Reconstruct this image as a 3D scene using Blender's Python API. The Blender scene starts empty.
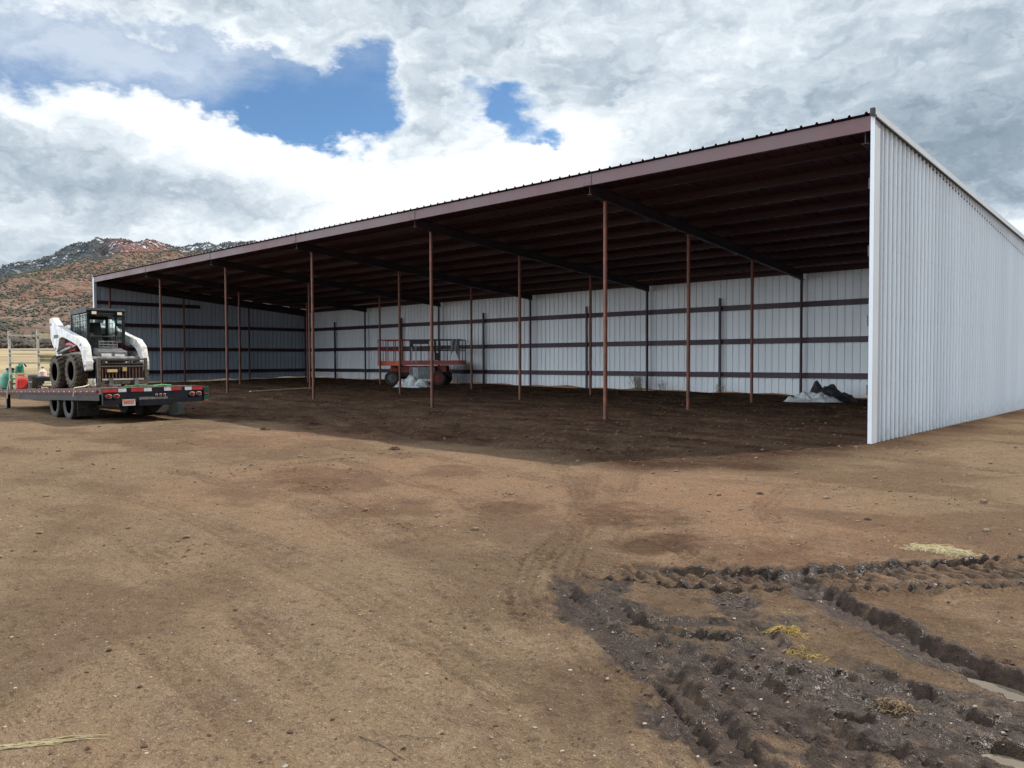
import bpy, math, random
import numpy as np
from mathutils import Vector, Matrix
random.seed(7)
SC = bpy.context.scene
COL = SC.collection
PI = math.pi

# ------------------------------------------------------------------ node helpers
class NT:
    def __init__(s, tree):
        s.t = tree; s.n = tree.nodes; s.l = tree.links
    def node(s, typ, **kw):
        nd = s.n.new(typ)
        for k, v in kw.items(): setattr(nd, k, v)
        return nd
    def put(s, sock, v):
        if isinstance(v, bpy.types.NodeSocket): s.l.new(v, sock)
        elif isinstance(v, (tuple, list)) and len(v) == 3 and sock.type == 'RGBA': sock.default_value = (*v, 1)
        else: sock.default_value = v
    def m(s, op, a, b=0.0, c=0.0, clamp=False):
        nd = s.node('ShaderNodeMath', operation=op, use_clamp=clamp)
        s.put(nd.inputs[0], a); s.put(nd.inputs[1], b); s.put(nd.inputs[2], c)
        return nd.outputs[0]
    def vm(s, op, a, b=(0, 0, 0)):
        nd = s.node('ShaderNodeVectorMath', operation=op)
        s.put(nd.inputs[0], a)
        if op == 'SCALE': s.put(nd.inputs[3], b)
        else: s.put(nd.inputs[1], b)
        return nd.outputs['Value'] if op in ('DOT_PRODUCT', 'LENGTH') else nd.outputs['Vector']
    def mix(s, f, a, b, typ='MIX'):
        nd = s.node('ShaderNodeMix', data_type='RGBA', blend_type=typ)
        s.put(nd.inputs[0], f); s.put(nd.inputs[6], a); s.put(nd.inputs[7], b)
        return nd.outputs[2]
    def smooth(s, x, lo, hi, a=0.0, b=1.0):
        nd = s.node('ShaderNodeMapRange', interpolation_type='SMOOTHSTEP')
        s.put(nd.inputs[0], x); nd.inputs[1].default_value = lo; nd.inputs[2].default_value = hi
        nd.inputs[3].default_value = a; nd.inputs[4].default_value = b
        return nd.outputs[0]
    def noise(s, vec, scale, detail=4, rough=.55, dist=0.0, out=0):
        nd = s.node('ShaderNodeTexNoise')
        if vec is not None: s.put(nd.inputs['Vector'], vec)
        nd.inputs['Scale'].default_value = scale; nd.inputs['Detail'].default_value = detail
        nd.inputs['Roughness'].default_value = rough; nd.inputs['Distortion'].default_value = dist
        return nd.outputs[out]
    def comb(s, x, y, z=0.0):
        nd = s.node('ShaderNodeCombineXYZ'); s.put(nd.inputs[0], x); s.put(nd.inputs[1], y); s.put(nd.inputs[2], z)
        return nd.outputs[0]
    def sep(s, v):
        nd = s.node('ShaderNodeSeparateXYZ'); s.put(nd.inputs[0], v); return nd.outputs
    def ramp(s, f, stops):
        nd = s.node('ShaderNodeValToRGB'); s.put(nd.inputs[0], f)
        e = nd.color_ramp.elements
        while len(e) < len(stops): e.new(.5)
        for el, (p, c) in zip(e, stops): el.position = p; el.color = (*c, 1)
        return nd.outputs[0]
    def bump(s, h, strength=1.0, dist=0.01, nrm=None):
        nd = s.node('ShaderNodeBump'); s.put(nd.inputs['Height'], h)
        nd.inputs['Strength'].default_value = strength; nd.inputs['Distance'].default_value = dist
        if nrm is not None: s.put(nd.inputs['Normal'], nrm)
        return nd.outputs[0]

def new_mat(name):
    mt = bpy.data.materials.new(name); mt.use_nodes = True
    nt = NT(mt.node_tree)
    b = mt.node_tree.nodes['Principled BSDF']
    return mt, nt, b

def simple(name, col, rough=.6, metal=0.0, var=.25, scale=6.0, dirt=None, dirt_amt=.4, bump=.002, spec=.5):
    """painted / worn surface: base colour with noise variation, optional dirt patches and a fine bump"""
    mt, nt, b = new_mat(name)
    tc = nt.node('ShaderNodeTexCoord').outputs['Object']
    n1 = nt.noise(tc, scale, 5, .6)
    lo = tuple(c * (1 - var) for c in col); hi = tuple(min(1, c * (1 + var * .7)) for c in col)
    c = nt.mix(nt.smooth(n1, .3, .7), lo, hi)
    if dirt:
        n2 = nt.noise(tc, scale * 2.3, 6, .65)
        c = nt.mix(nt.m('MULTIPLY', nt.smooth(n2, .5 - .25 * dirt_amt, .75 - .25 * dirt_amt), min(1, dirt_amt * 1.6)), c, dirt)
    nt.put(b.inputs['Base Color'], c)
    nt.put(b.inputs['Roughness'], nt.smooth(n1, .2, .8, max(.05, rough - .12), min(1, rough + .12)))
    b.inputs['Metallic'].default_value = metal
    b.inputs['Specular IOR Level'].default_value = spec
    if bump: nt.put(b.inputs['Normal'], nt.bump(nt.noise(tc, scale * 8, 3, .6), .5, bump))
    return mt

M = {}
M['post'] = simple('rust_primer_steel', (.19, .064, .034), .65, .1, .35, 3, (.09, .04, .03), .5)
M['maroon'] = simple('maroon_purlin_steel', (.050, .021, .031), .6, .1, .2, 1.2, (.04, .017, .023), .3)
M['fascia'] = simple('maroon_painted_fascia', (.105, .054, .062), .55, .1, .25, .8, (.10, .05, .05), .35)
M['dark_beam'] = simple('dark_maroon_rafter_steel', (.032, .018, .025), .6, .1, .3, 1.2)
M['girt'] = simple('dark_purple_girt_steel', (.055, .030, .045), .55, .15, .3, 1.2, (.03, .02, .03), .3)
M['roofing'] = simple('maroon_roofing_sheet', (.070, .026, .036), .5, .1, .25, .35, (.055, .022, .028), .4)
M['rubber'] = simple('black_rubber', (.022, .022, .023), .8, 0, .3, 8, (.10, .075, .055), .4)
M['muddy_rubber'] = simple('muddy_tread_rubber', (.10, .075, .052), .9, 0, .35, 9, (.03, .027, .025), .5, bump=.006)
M['black'] = simple('black_painted_steel', (.009, .010, .013), .5, .0, .3, 4, (.05, .04, .035), .12, spec=.3)
M['dark_blue'] = simple('dark_blue_black_bumper', (.004, .006, .012), .6, 0, .3, 4, (.03, .025, .02), .1, spec=.25)
M['rustbrown'] = simple('rusty_side_rail', (.12, .045, .035), .7, .1, .35, 5, (.05, .03, .03), .4)
M['pale_pocket'] = simple('worn_bright_steel', (.42, .36, .34), .5, .3, .3, 5)
M['red'] = simple('red_reflective_tape', (.36, .028, .028), .4, 0, .2, 9, (.25, .05, .04), .2)
M['white_tape'] = simple('white_reflective_tape', (.50, .53, .58), .4, 0, .12, 9, (.4, .38, .36), .2)
M['white_paint'] = simple('white_machine_paint', (.66, .68, .70), .38, 0, .08, 3, (.36, .30, .23), .42)
M['steel_grey'] = simple('grey_steel', (.22, .23, .24), .45, .5, .3, 6, (.12, .09, .07), .4)
M['pale_steel'] = simple('pale_galvanised_steel', (.48, .49, .44), .5, .4, .2, 4, (.3, .27, .2), .4)
M['orange'] = simple('faded_orange_paint', (.80, .14, .04), .5, 0, .2, 3, (.35, .10, .05), .3)
M['red_paint'] = simple('faded_red_machine_paint', (.42, .05, .035), .5, 0, .25, 3, (.15, .04, .04), .4)
M['grey_box'] = simple('grey_machine_box', (.17, .20, .21), .55, 0, .25, 3, (.08, .07, .06), .4)
M['teal'] = simple('green_plastic', (.02, .20, .13), .45, 0, .3, 4, (.015, .06, .05), .3)
M['gas_red'] = simple('red_plastic', (.5, .03, .03), .45, 0, .2, 5)
M['lumber'] = simple('pale_yellow_lumber', (.50, .42, .23), .75, 0, .25, 4, (.3, .23, .14), .3)
M['brass'] = simple('oily_brass_fitting', (.55, .42, .16), .4, .3, .2, 5)
M['rope'] = simple('pale_rope', (.62, .56, .42), .9, 0, .2, 20)
M['glove_pink'] = simple('pale_plastic_jug', (.62, .48, .42), .5, 0, .15, 5)
M['concrete'] = simple('pale_grey_concrete', (.36, .38, .36), .9, 0, .15, 6, (.2, .19, .17), .3)
M['stone'] = simple('field_stone', (.26, .20, .155), .9, 0, .35, 3, (.34, .29, .24), .5, bump=.004)
M['pale_stone'] = simple('pale_field_stone', (.30, .26, .215), .9, 0, .25, 6)
M['clod'] = simple('dark_soil_clod', (.095, .060, .040), .95, 0, .35, 10, (.05, .033, .025), .5, bump=.01, spec=.1)
M['hay'] = simple('pale_hay', (.43, .36, .20), .9, 0, .25, 12)
M['yellow_hay'] = simple('yellow_straw', (.30, .20, .05), .85, 0, .25, 12)
M['brown_hay'] = simple('wet_brown_straw', (.22, .14, .07), .8, 0, .3, 12)
M['dry_grass'] = simple('dry_grass_blades', (.50, .44, .27), .9, 0, .25, 3)
M['weed'] = simple('dry_weed_stems', (.26, .22, .13), .9, 0, .25, 3)
M['stick'] = simple('dark_stick', (.12, .08, .05), .9, 0, .3, 9)
M['juniper'] = simple('juniper_foliage', (.058, .064, .046), .95, 0, .4, .05, bump=0)
M['juniper_dark'] = simple('dark_pine_foliage', (.040, .058, .068), .95, 0, .4, .05, bump=0)
M['treeline'] = simple('bare_cottonwood_thicket', (.075, .062, .052), .95, 0, .4, .3, bump=0)
M['seat'] = simple('black_vinyl', (.02, .02, .02), .5, 0, .2, 5)
M['inner_hatch'] = simple('maroon_engine_hose', (.35, .03, .04), .5, 0, .3, 6)
M['green_ratchet'] = simple('green_strap', (.05, .24, .09), .7, 0, .2, 9)

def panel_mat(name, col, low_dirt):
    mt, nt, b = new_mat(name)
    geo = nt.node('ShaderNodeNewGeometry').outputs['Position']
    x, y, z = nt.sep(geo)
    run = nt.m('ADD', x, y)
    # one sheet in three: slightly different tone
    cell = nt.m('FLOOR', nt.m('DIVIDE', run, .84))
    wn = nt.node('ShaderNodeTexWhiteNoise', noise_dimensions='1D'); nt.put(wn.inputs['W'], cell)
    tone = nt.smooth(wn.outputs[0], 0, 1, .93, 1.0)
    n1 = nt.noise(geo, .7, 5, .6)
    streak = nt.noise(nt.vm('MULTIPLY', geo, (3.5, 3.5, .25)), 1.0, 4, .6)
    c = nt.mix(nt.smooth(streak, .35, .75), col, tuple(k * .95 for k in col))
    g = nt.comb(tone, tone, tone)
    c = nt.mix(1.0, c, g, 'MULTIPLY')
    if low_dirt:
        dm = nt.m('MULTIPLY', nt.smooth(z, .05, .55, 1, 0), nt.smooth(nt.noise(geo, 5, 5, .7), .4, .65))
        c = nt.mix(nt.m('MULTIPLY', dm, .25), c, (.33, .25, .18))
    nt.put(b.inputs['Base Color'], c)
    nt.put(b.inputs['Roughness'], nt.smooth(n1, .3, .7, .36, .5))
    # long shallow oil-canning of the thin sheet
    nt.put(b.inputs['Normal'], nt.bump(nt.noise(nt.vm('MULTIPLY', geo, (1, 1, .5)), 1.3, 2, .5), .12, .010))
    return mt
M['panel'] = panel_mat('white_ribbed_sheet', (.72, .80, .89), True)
M['panel_in'] = panel_mat('white_ribbed_sheet_inner', (.80, .85, .90), True)
M['panel_shade'] = panel_mat('shaded_white_sheet_backs', (.46, .55, .66), False)  # far end wall's blue shade put into the sheet colour
M['trim'] = simple('white_trim_metal', (.56, .60, .65), .4, 0, .04, 1)

def glass_mat():
    mt, nt, b = new_mat('tinted_cab_glass')
    b.inputs['Base Color'].default_value = (.72, .84, .80, 1); b.inputs['Roughness'].default_value = .03
    b.inputs['Transmission Weight'].default_value = .95; b.inputs['IOR'].default_value = 1.15
    return mt
M['glass'] = glass_mat()

def plastic_mat(name, col):
    mt, nt, b = new_mat(name)
    tc = nt.node('ShaderNodeTexCoord').outputs['Object']
    n = nt.noise(tc, 4, 6, .7, 1.5)
    nt.put(b.inputs['Base Color'], nt.mix(nt.smooth(n, .35, .7), col, tuple(k * .55 for k in col)))
    b.inputs['Roughness'].default_value = .3
    nt.put(b.inputs['Normal'], nt.bump(nt.noise(tc, 7, 5, .65, 2.0), 1.0, .05))
    return mt
M['plastic'] = plastic_mat('grey_white_plastic_sheeting', (.50, .54, .57))
M['bright_plastic'] = plastic_mat('bright_crumpled_plastic', (.74, .78, .82))
M['black_plastic'] = plastic_mat('black_plastic_sheeting', (.012, .013, .016))

def water_mat(name, col):
    mt, nt, b = new_mat(name)
    tc = nt.node('ShaderNodeTexCoord').outputs['Object']
    nt.put(b.inputs['Base Color'], nt.mix(nt.noise(tc, 6, 4), col, tuple(k * .7 for k in col)))
    b.inputs['Roughness'].default_value = .09; b.inputs['Specular IOR Level'].default_value = .6
    nt.put(b.inputs['Normal'], nt.bump(nt.noise(tc, 9, 3), .15, .004))
    return mt
M['puddle'] = water_mat('muddy_puddle_water', (.20, .165, .13))
M['puddle_amber'] = water_mat('amber_puddle_water', (.13, .085, .025))

# ------------------------------------------------------------------ object helpers
def tag(o, label=None, cat=None, group=None, kind=None):
    if label: o['label'] = label
    if cat: o['category'] = cat
    if group: o['group'] = group
    if kind: o['kind'] = kind
    return o
def empty(name, loc=(0, 0, 0), rot=(0, 0, 0)):
    o = bpy.data.objects.new(name, None); COL.objects.link(o)
    o.location = loc; o.rotation_euler = rot; o.empty_display_size = .3
    return o
class MB:
    def __init__(s): s.v = []; s.f = []; s.mi = []
    def add(s, vs, fs, mi=0):
        k = len(s.v); s.v += [tuple(v) for v in vs]; s.f += [tuple(i + k for i in f) for f in fs]; s.mi += [mi] * len(fs)
        return s
    def box(s, x0, x1, y0, y1, z0, z1, mi=0, mtx=None):
        vs = [(x, y, z) for z in (z0, z1) for y in (y0, y1) for x in (x0, x1)]
        if mtx: vs = [mtx @ Vector(v) for v in vs]
        return s.add(vs, [(0, 2, 3, 1), (4, 5, 7, 6), (0, 1, 5, 4), (2, 6, 7, 3), (0, 4, 6, 2), (1, 3, 7, 5)], mi)
    def bar(s, a, b, w, h, mi=0, up=(0, 0, 1)):
        """rectangular bar from a to b; w sideways, h along up"""
        a = Vector(a); b = Vector(b); d = (b - a).normalized(); up = Vector(up)
        if abs(d.dot(up)) > .98: up = Vector((1, 0, 0))
        sd = d.cross(up).normalized(); u = sd.cross(d)
        vs = [p + sd * i * w / 2 + u * j * h / 2 for p in (a, b) for i, j in ((-1, -1), (1, -1), (1, 1), (-1, 1))]
        return s.add(vs, [(0, 3, 2, 1), (4, 5, 6, 7), (0, 1, 5, 4), (1, 2, 6, 5), (2, 3, 7, 6), (3, 0, 4, 7)], mi)
    def tube(s, pts, r, n=8, mi=0, r2=None):
        pts = [Vector(p) for p in pts]; k = len(s.v); rings = []
        for i, p in enumerate(pts):
            d = (pts[min(i + 1, len(pts) - 1)] - pts[max(i - 1, 0)]).normalized()
            up = Vector((0, 0, 1)) if abs(d.z) < .95 else Vector((1, 0, 0))
            a = d.cross(up).normalized(); b = a.cross(d)
            rr = r if r2 is None else r + (r2 - r) * i / max(1, len(pts) - 1)
            rings.append([p + (a * math.cos(2 * PI * j / n) + b * math.sin(2 * PI * j / n)) * rr for j in range(n)])
        vs = [v for rg in rings for v in rg]; fs = []
        for i in range(len(pts) - 1):
            for j in range(n):
                fs.append((i * n + j, i * n + (j + 1) % n, (i + 1) * n + (j + 1) % n, (i + 1) * n + j))
        fs.append(tuple(range(n))[::-1]); fs.append(tuple((len(pts) - 1) * n + j for j in range(n)))
        return s.add(vs, fs, mi)
    def prism(s, prof, x0, x1, mi=0):
        """prof: list of (y,z) polygon, extruded along x"""
        n = len(prof)
        vs = [(x0, y, z) for y, z in prof] + [(x1, y, z) for y, z in prof]
        fs = [tuple(range(n))[::-1], tuple(range(n, 2 * n))] + [(i, (i + 1) % n, n + (i + 1) % n, n + i) for i in range(n)]
        return s.add(vs, fs, mi)
    def lathe(s, prof, n=28, axis='x', mi=0, c=(0, 0, 0)):
        """prof: list of (offset along axis, radius)"""
        k = len(prof); vs = []
        for a, r in prof:
            for j in range(n):
                t = 2 * PI * j / n
                p = (a, r * math.cos(t), r * math.sin(t)) if axis == 'x' else (r * math.cos(t), r * math.sin(t), a)
                vs.append((p[0] + c[0], p[1] + c[1], p[2] + c[2]))
        fs = [(i * n + j, i * n + (j + 1) % n, (i + 1) * n + (j + 1) % n, (i + 1) * n + j) for i in range(k - 1) for j in range(n)]
        if prof[0][1] > 1e-4: fs.append(tuple(range(n))[::-1])
        if prof[-1][1] > 1e-4: fs.append(tuple((k - 1) * n + j for j in range(n)))
        return s.add(vs, fs, mi)
    def build(s, name, mats, parent=None, bevel=0.0, smooth=False, loc=None):
        me = bpy.data.meshes.new(name)
        me.from_pydata(s.v, [], s.f)
        for mt in (mats if isinstance(mats, (list, tuple)) else [mats]): me.materials.append(mt)
        me.polygons.foreach_set('material_index', s.mi)
        me.validate(); me.update()
        import bmesh
        bm = bmesh.new(); bm.from_mesh(me); bmesh.ops.recalc_face_normals(bm, faces=bm.faces)
        if smooth:
            for f in bm.faces: f.smooth = True
            for e in bm.edges:
                if len(e.link_faces) == 2 and e.calc_face_angle(0) > .6: e.smooth = False
        bm.to_mesh(me); bm.free()
        o = bpy.data.objects.new(name, me); COL.objects.link(o)
        if parent: o.parent = parent
        if loc: o.location = loc
        if bevel:
            md = o.modifiers.new('bevel', 'BEVEL'); md.width = bevel; md.segments = 2; md.limit_method = 'ANGLE'
        return o
def dup_tree(o, loc, rz=None, parent=None, label=None):
    c = o.copy(); COL.objects.link(c); c.location = loc
    if parent is not None: c.parent = parent
    if rz is not None: c.rotation_euler = (c.rotation_euler[0], c.rotation_euler[1], rz)
    if label: c['label'] = label
    for ch in list(o.children):
        d = ch.copy(); COL.objects.link(d); d.parent = c
        for g in list(ch.children):
            e = g.copy(); COL.objects.link(e); e.parent = d
    return c

# ------------------------------------------------------------------ numpy noise
rng = np.random.default_rng(11)
LAT = rng.random((256, 256))
def vnoise(x, y):
    xi = np.floor(x).astype(int); yi = np.floor(y).astype(int); fx = x - xi; fy = y - yi
    fx = fx * fx * (3 - 2 * fx); fy = fy * fy * (3 - 2 * fy)
    a = LAT[xi & 255, yi & 255]; b = LAT[(xi + 1) & 255, yi & 255]; c = LAT[xi & 255, (yi + 1) & 255]; d = LAT[(xi + 1) & 255, (yi + 1) & 255]
    return (a * (1 - fx) + b * fx) * (1 - fy) + (c * (1 - fx) + d * fx) * fy
def fbm(x, y, oct=4, gain=.5):
    t = 0; a = 1; s = 0
    for i in range(oct):
        t = t + a * vnoise(x * 2 ** i + 17.3 * i, y * 2 ** i + 9.1 * i); s += a; a *= gain
    return t / s
def sst(x, lo, hi):
    t = np.clip((x - lo) / (hi - lo), 0, 1); return t * t * (3 - 2 * t)

# ------------------------------------------------------------------ ground
def ground_base(X, Y):
    """smooth lie of the land (metres)"""
    z = .0085 * np.clip(-X, 0, 45) * sst(Y, -6, 2) + .0035 * np.clip(-X, 0, 45) * (1 - sst(Y, -6, 2))
    z = z + .011 * np.clip(Y, 0, 14) * sst(-X, -.6, 2) - .006 * np.clip(Y, 0, 14) * (1 - sst(-X, -.6, 2))
    # open field rising to the foot of the mountain, in the west
    d = np.hypot(X - 5, Y + 16)
    west = sst(-X, 30, 90)
    z = z + west * np.clip(d - 75, 0, 4000) * .0215 * (1 - .75 * sst(d, 380, 520))
    return z
RUTS = [  # polyline, half width, depth, rim, lug, wetness
 (([1.7,-10.92],[2.06,-10.67],[2.47,-10.37],[2.84,-9.78],[3.2,-9.29],[3.99,-8.46],[5.5,-6.9]), .00, 0, 0, 0, 0),
 (([1.42,-11.3],[1.95,-11.02],[2.35,-10.75],[2.80,-10.36],[3.14,-9.9],[3.5,-9.55],[4.15,-8.9],[6,-7.4]), .25, .045, .030, .034, .45),
 (([1.55,-10.98],[2.06,-10.67],[2.47,-10.33],[2.84,-9.85],[3.2,-9.34],[3.99,-8.56],[5.5,-7.1]), .070, .115, .06, .004, .9),
 (([1.36,-11.48],[1.93,-11.24],[2.30,-11.0],[2.77,-10.75],[3.08,-10.42],[3.42,-10.05],[4.11,-9.30],[6,-7.7]), .070, .12, .06, .004, .9),
 (([2.3,-10.15],[2.6,-10.4],[3.06,-10.76],[3.38,-10.97],[3.78,-11.25],[4.33,-11.55],[5.2,-12.0]), .16, .10, .060, .008, 1.0),
 (([.98,-9.84],[1.89,-10.36],[2.63,-10.71]), .13, .025, .015, .018, .25),
 (([1.30,-11.2],[1.53,-11.64],[1.92,-11.99],[2.35,-12.21],[2.78,-12.46],[3.24,-12.76],[3.9,-13.3]), .10, .05, .035, .006, .85),
 (([1.81,-11.58],[2.21,-11.86],[2.6,-11.98],[2.95,-11.81],[3.26,-11.72]), .07, .055, .035, .003, .9),
 (([2.2,-12.0],[2.52,-12.16],[2.95,-12.25],[3.35,-12.38],[3.76,-12.6],[4.1,-12.98]), .11, .035, .04, .003, .9),
 (([2.77,-11.93],[3.2,-12.08],[3.57,-12.1],[3.91,-12.21],[4.41,-12.7]), .10, .035, .04, .003, .95),
 (([2.30,-10.85],[2.55,-11.15],[2.78,-11.46],[3.13,-11.81],[3.52,-11.99]), .10, .03, .02, .010, .7),
 (([3.25,-11.7],[3.64,-11.75],[3.95,-11.9],[4.6,-12.1]), .07, .05, .03, .003, .9),
 (([1.75,-12.05],[2.3,-11.95],[2.9,-11.55],[3.3,-11.1]), .09, .035, .03, .006, .8),
 (([2.2,-12.5],[2.9,-12.35],[3.6,-11.95],[4.3,-11.85]), .10, .035, .03, .006, .85),
 (([3.0,-12.9],[3.5,-12.35],[3.9,-12.1],[4.5,-11.9]), .12, .03, .03, .004, .9),
 (([2.53,-12.46],[2.97,-12.66],[3.36,-12.97],[3.6,-13.3]), .05, .05, .03, .003, .8),
 (([3.16,-12.52],[3.66,-12.68],[4.02,-12.57],[4.6,-12.6]), .07, .04, .03, .003, .9),
 (([-2.9,-6.4],[-1.4,-7.85],[-.1,-9.25],[.68,-10.35],[1.15,-11.1],[1.60,-11.75],[2.2,-12.30],[2.80,-12.76],[3.65,-13.3]), .16, .014, .010, .010, .14),
 (([-1.77,-6.9],[-.55,-8.7],[.47,-10.3],[.95,-11.3],[1.4,-11.95],[2.15,-12.6]), .14, .010, .008, .012, .08),
 (([-10.63,-2.32],[-3.75,-6.31],[.06,-8.47],[1.64,-9.91]), .16, .012, .008, .012, .05),
 (([-9.49,-8.08],[-5.17,-6.6],[-.16,-6.72],[3.27,-5.6]), .18, .008, .006, .008, 0),
 (([-2.28,-14.13],[.45,-14.05],[2.53,-14.24]), .16, .010, .007, .004, .03),
 (([-2.6,-12.33],[.68,-12.84],[2.54,-13.19],[3.27,-13.56]), .16, .012, .008, .005, .05),
 (([-4.14,-10.24],[.59,-11.53],[2.52,-12.36]), .16, .010, .007, .008, .03),
 (([-8.31,-12.68],[-4.21,-12.29],[-.48,-12.5],[1.8,-12.81],[3.26,-13.27]), .18, .012, .008, .005, .03),
 (([-1.5,-5.0],[-1.1,-6.9],[-.2,-8.4],[.75,-9.7],[1.3,-10.7],[1.75,-11.6]), .13, .012, .008, .010, .05),
 (([-9,-11.2],[-5.5,-11.0],[-2.6,-11.2],[.4,-12.0],[2.1,-12.7]), .15, .010, .008, .008, .03),
 (([-14,-10.4],[-9,-9.3],[-5,-8.9],[-1.6,-9.7],[.9,-11.2]), .16, .010, .008, .008, .05),
 (([-14,-9.0],[-9,-7.9],[-5,-7.4],[-1.2,-8.2],[1.0,-9.9]), .16, .010, .008, .008, .05),
 (([-5.5,-13.3],[-2.6,-13.1],[.6,-13.5],[2.6,-13.9]), .15, .010, .007, .006, .03),
 (([2.2,-9.3],[1.3,-8.0],[.9,-6.5],[1.6,-4.4],[3.0,-2.0]), .15, .010, .008, .008, .05),
 (([-34,-1.0],[-22,-1.2],[-10,-1.8],[-2.2,-2.2],[4,-3.5]), .2, .05, .04, .02, .3),
 (([-34,-2.6],[-22,-3.0],[-10,-3.6],[-4,-4.4]), .2, .06, .04, .02, .3),
 (([-34,1.8],[-20,1.4],[-10,1.2],[-1.5,1.8]), .2, .05, .04, .02, .2),
 (([-30,-5.2],[-20,-4.6],[-12,-5.0],[-5,-5.6],[-2,-4.5]), .2, .05, .035, .02, .3),
]
def polyd(X, Y, pts):
    best = np.full(X.shape, 1e9); S = np.zeros(X.shape); SG = np.zeros(X.shape); L = 0
    for (ax, ay), (bx, by) in zip(pts[:-1], pts[1:]):
        dx, dy = bx - ax, by - ay; l = math.hypot(dx, dy)
        t = np.clip(((X - ax) * dx + (Y - ay) * dy) / l ** 2, 0, 1)
        qx, qy = X - ax - t * dx, Y - ay - t * dy; d = np.hypot(qx, qy)
        mk = d < best; best = np.where(mk, d, best); S = np.where(mk, L + t * l, S); SG = np.where(mk, np.sign(dx * qy - dy * qx), SG)
        L += l
    return best, S, SG, L
MUD = [(1.75, -11.55, .30), (2.1, -11.9, .36), (2.6, -12.15, .42), (3.1, -12.2, .45), (3.6, -12.3, .5), (4.1, -12.2, .55), (4.7, -12.3, .6), (3.3, -12.8, .35), (3.9, -12.9, .5), (2.6, -11.2, .22)]
PUD = [(4.36, -12.20, .17, .10), (3.745, -12.35, .085, .05), (4.05, -11.40, .25, .09)]
def ground_detail(X, Y):
    """height above the smooth base, wetness, dampness with painted roof shade"""
    h = (fbm(X * .35, Y * .35, 3) - .5) * .09 + (fbm(X * 1.7 + 5, Y * 1.7, 3) - .5) * .035
    h = h + (fbm(X * 9, Y * 9 + 3, 3) - .5) * .016
    near = 1 - sst(np.hypot(X - 2, Y + 10), 16, 22)
    h = h + (fbm(X * 27, Y * 27, 2) - .5) * .010 * near
    wet = np.zeros(X.shape); trk = np.zeros(X.shape)
    wob = (fbm(X * 3 + 40, Y * 3, 3) - .5)
    fine = (fbm(X * 11, Y * 11 + 9, 3) - .5)
    mud = np.zeros(X.shape)
    for cx, cy, r in MUD:
        mud = np.maximum(mud, 1 - sst(np.hypot(X - cx, Y - cy) + wob * .35 + fine * .16, r * .75, r * 1.12))
    # churned mud: streaky clods running with the traffic
    u = (X * .90 - Y * .43); v = (X * .43 + Y * .90)
    rid = 1 - np.abs(2 * fbm(u * 1.7, v * 9, 4) - 1)
    cl = 1 - np.abs(2 * fbm(u * 15 + 3, v * 30, 3) - 1)
    h = h + mud * ((rid - .75) * .026 + (cl - .75) * .026 - .008 + (vnoise(X * 47, Y * 47) - .5) * .016)
    wet = np.maximum(wet, mud * np.clip(.62 + wob * 1.6 + fine * 1.0, 0, 1))
    for pts, w, dep, rim, lug, wt in RUTS:
        if w <= 0: continue
        x0 = min(p[0] for p in pts) - 1; x1 = max(p[0] for p in pts) + 1; y0 = min(p[1] for p in pts) - 1; y1 = max(p[1] for p in pts) + 1
        mk = (X > x0) & (X < x1) & (Y > y0) & (Y < y1)
        if not mk.any(): continue
        xs, ys = X[mk], Y[mk]
        d, s, sg, L = polyd(xs, ys, pts)
        wb = 1 + .8 * (fbm(xs * 2.6 + 7, ys * 2.6, 3) - .5) + .25 * (fbm(xs * 21, ys * 21 + 5, 2) - .5)
        nn = fbm(xs * 24, ys * 24 + 2, 3)
        dd = d / (w * wb)
        end = sst(s, 0, .5) * sst(L - s, 0, .4)
        tr = 1 - sst(dd, .72, 1.12)
        rm = np.exp(-((dd - 1.28) / .30) ** 2) * (.2 + 1.3 * nn)
        ph = (s + .8 * d * 1.0) / (.085 if lug < .02 else .13)
        lg = np.clip(np.sin(ph * 2 * PI) * 1.6, -1, 1) * tr * sst(dd, .05, .2)
        brk = np.clip(.02 + 1.75 * fbm(xs * 1.9, ys * 1.9 + 30, 3), .2, 1.35)
        dh = (-dep * .66 * tr + rim * .40 * rm * (.5 + nn) + lug * lg * (.4 + nn) * .7) * end * brk
        h2 = h[mk]; h[mk] = h2 * (1 - .3 * tr * end) + dh
        if wt < .2:   # dry track: pressed tread bars and a slightly darker, compacted band
            bars = .5 + .5 * np.cos(dd * 11) ; cross = .5 + .5 * np.sin((s + .6 * d) / .07 * PI)
            h[mk] += (-.011 if wt >= .08 else -.005) * bars * (.55 + .45 * cross) * tr * end * brk * near[mk]
            trk[mk] = np.maximum(trk[mk], tr * end * np.clip(brk - .25, 0, 1) * (.13 + .32 * bars * (.6 + .4 * cross)) * (1.4 if wt >= .08 else .8))
        wm = wt * end * (1 - sst(dd, .9, 1.65)) * np.clip(.55 + 1.0 * (nn - .35), .2, 1)
        wet[mk] = np.maximum(wet[mk], wm)
    for cx, cy, rx, ry in PUD:
        e = np.hypot((X - cx) / rx, (Y - cy) / ry) + wob * .5
        k = 1 - sst(e, .8, 1.5)
        h = h * (1 - k) + k * (-.075)
        wet = np.maximum(wet, k * .9)
    # shallow scuffed and moist patches on the dry yard
    sc = sst(fbm(X * .55 + 80, Y * .9 + 8, 4), .50, .68)
    ins = sst(Y + 1.2 * (fbm(X * .5, Y * .5 + 50, 3) - .5) * 2, -7.2, -5.6) * sst(-X - 1.5 * (fbm(X * .6, Y * .6, 3) - .5), -1.5, .5) * sst(X, -42, -38)  # mask reaches out to the roof shadow edge, painting shade into the soil
    damp_shade = np.clip(ins * (.8 + .5 * (fbm(X * 1.2, Y * 2.5, 3) - .5)), 0, 1)
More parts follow.
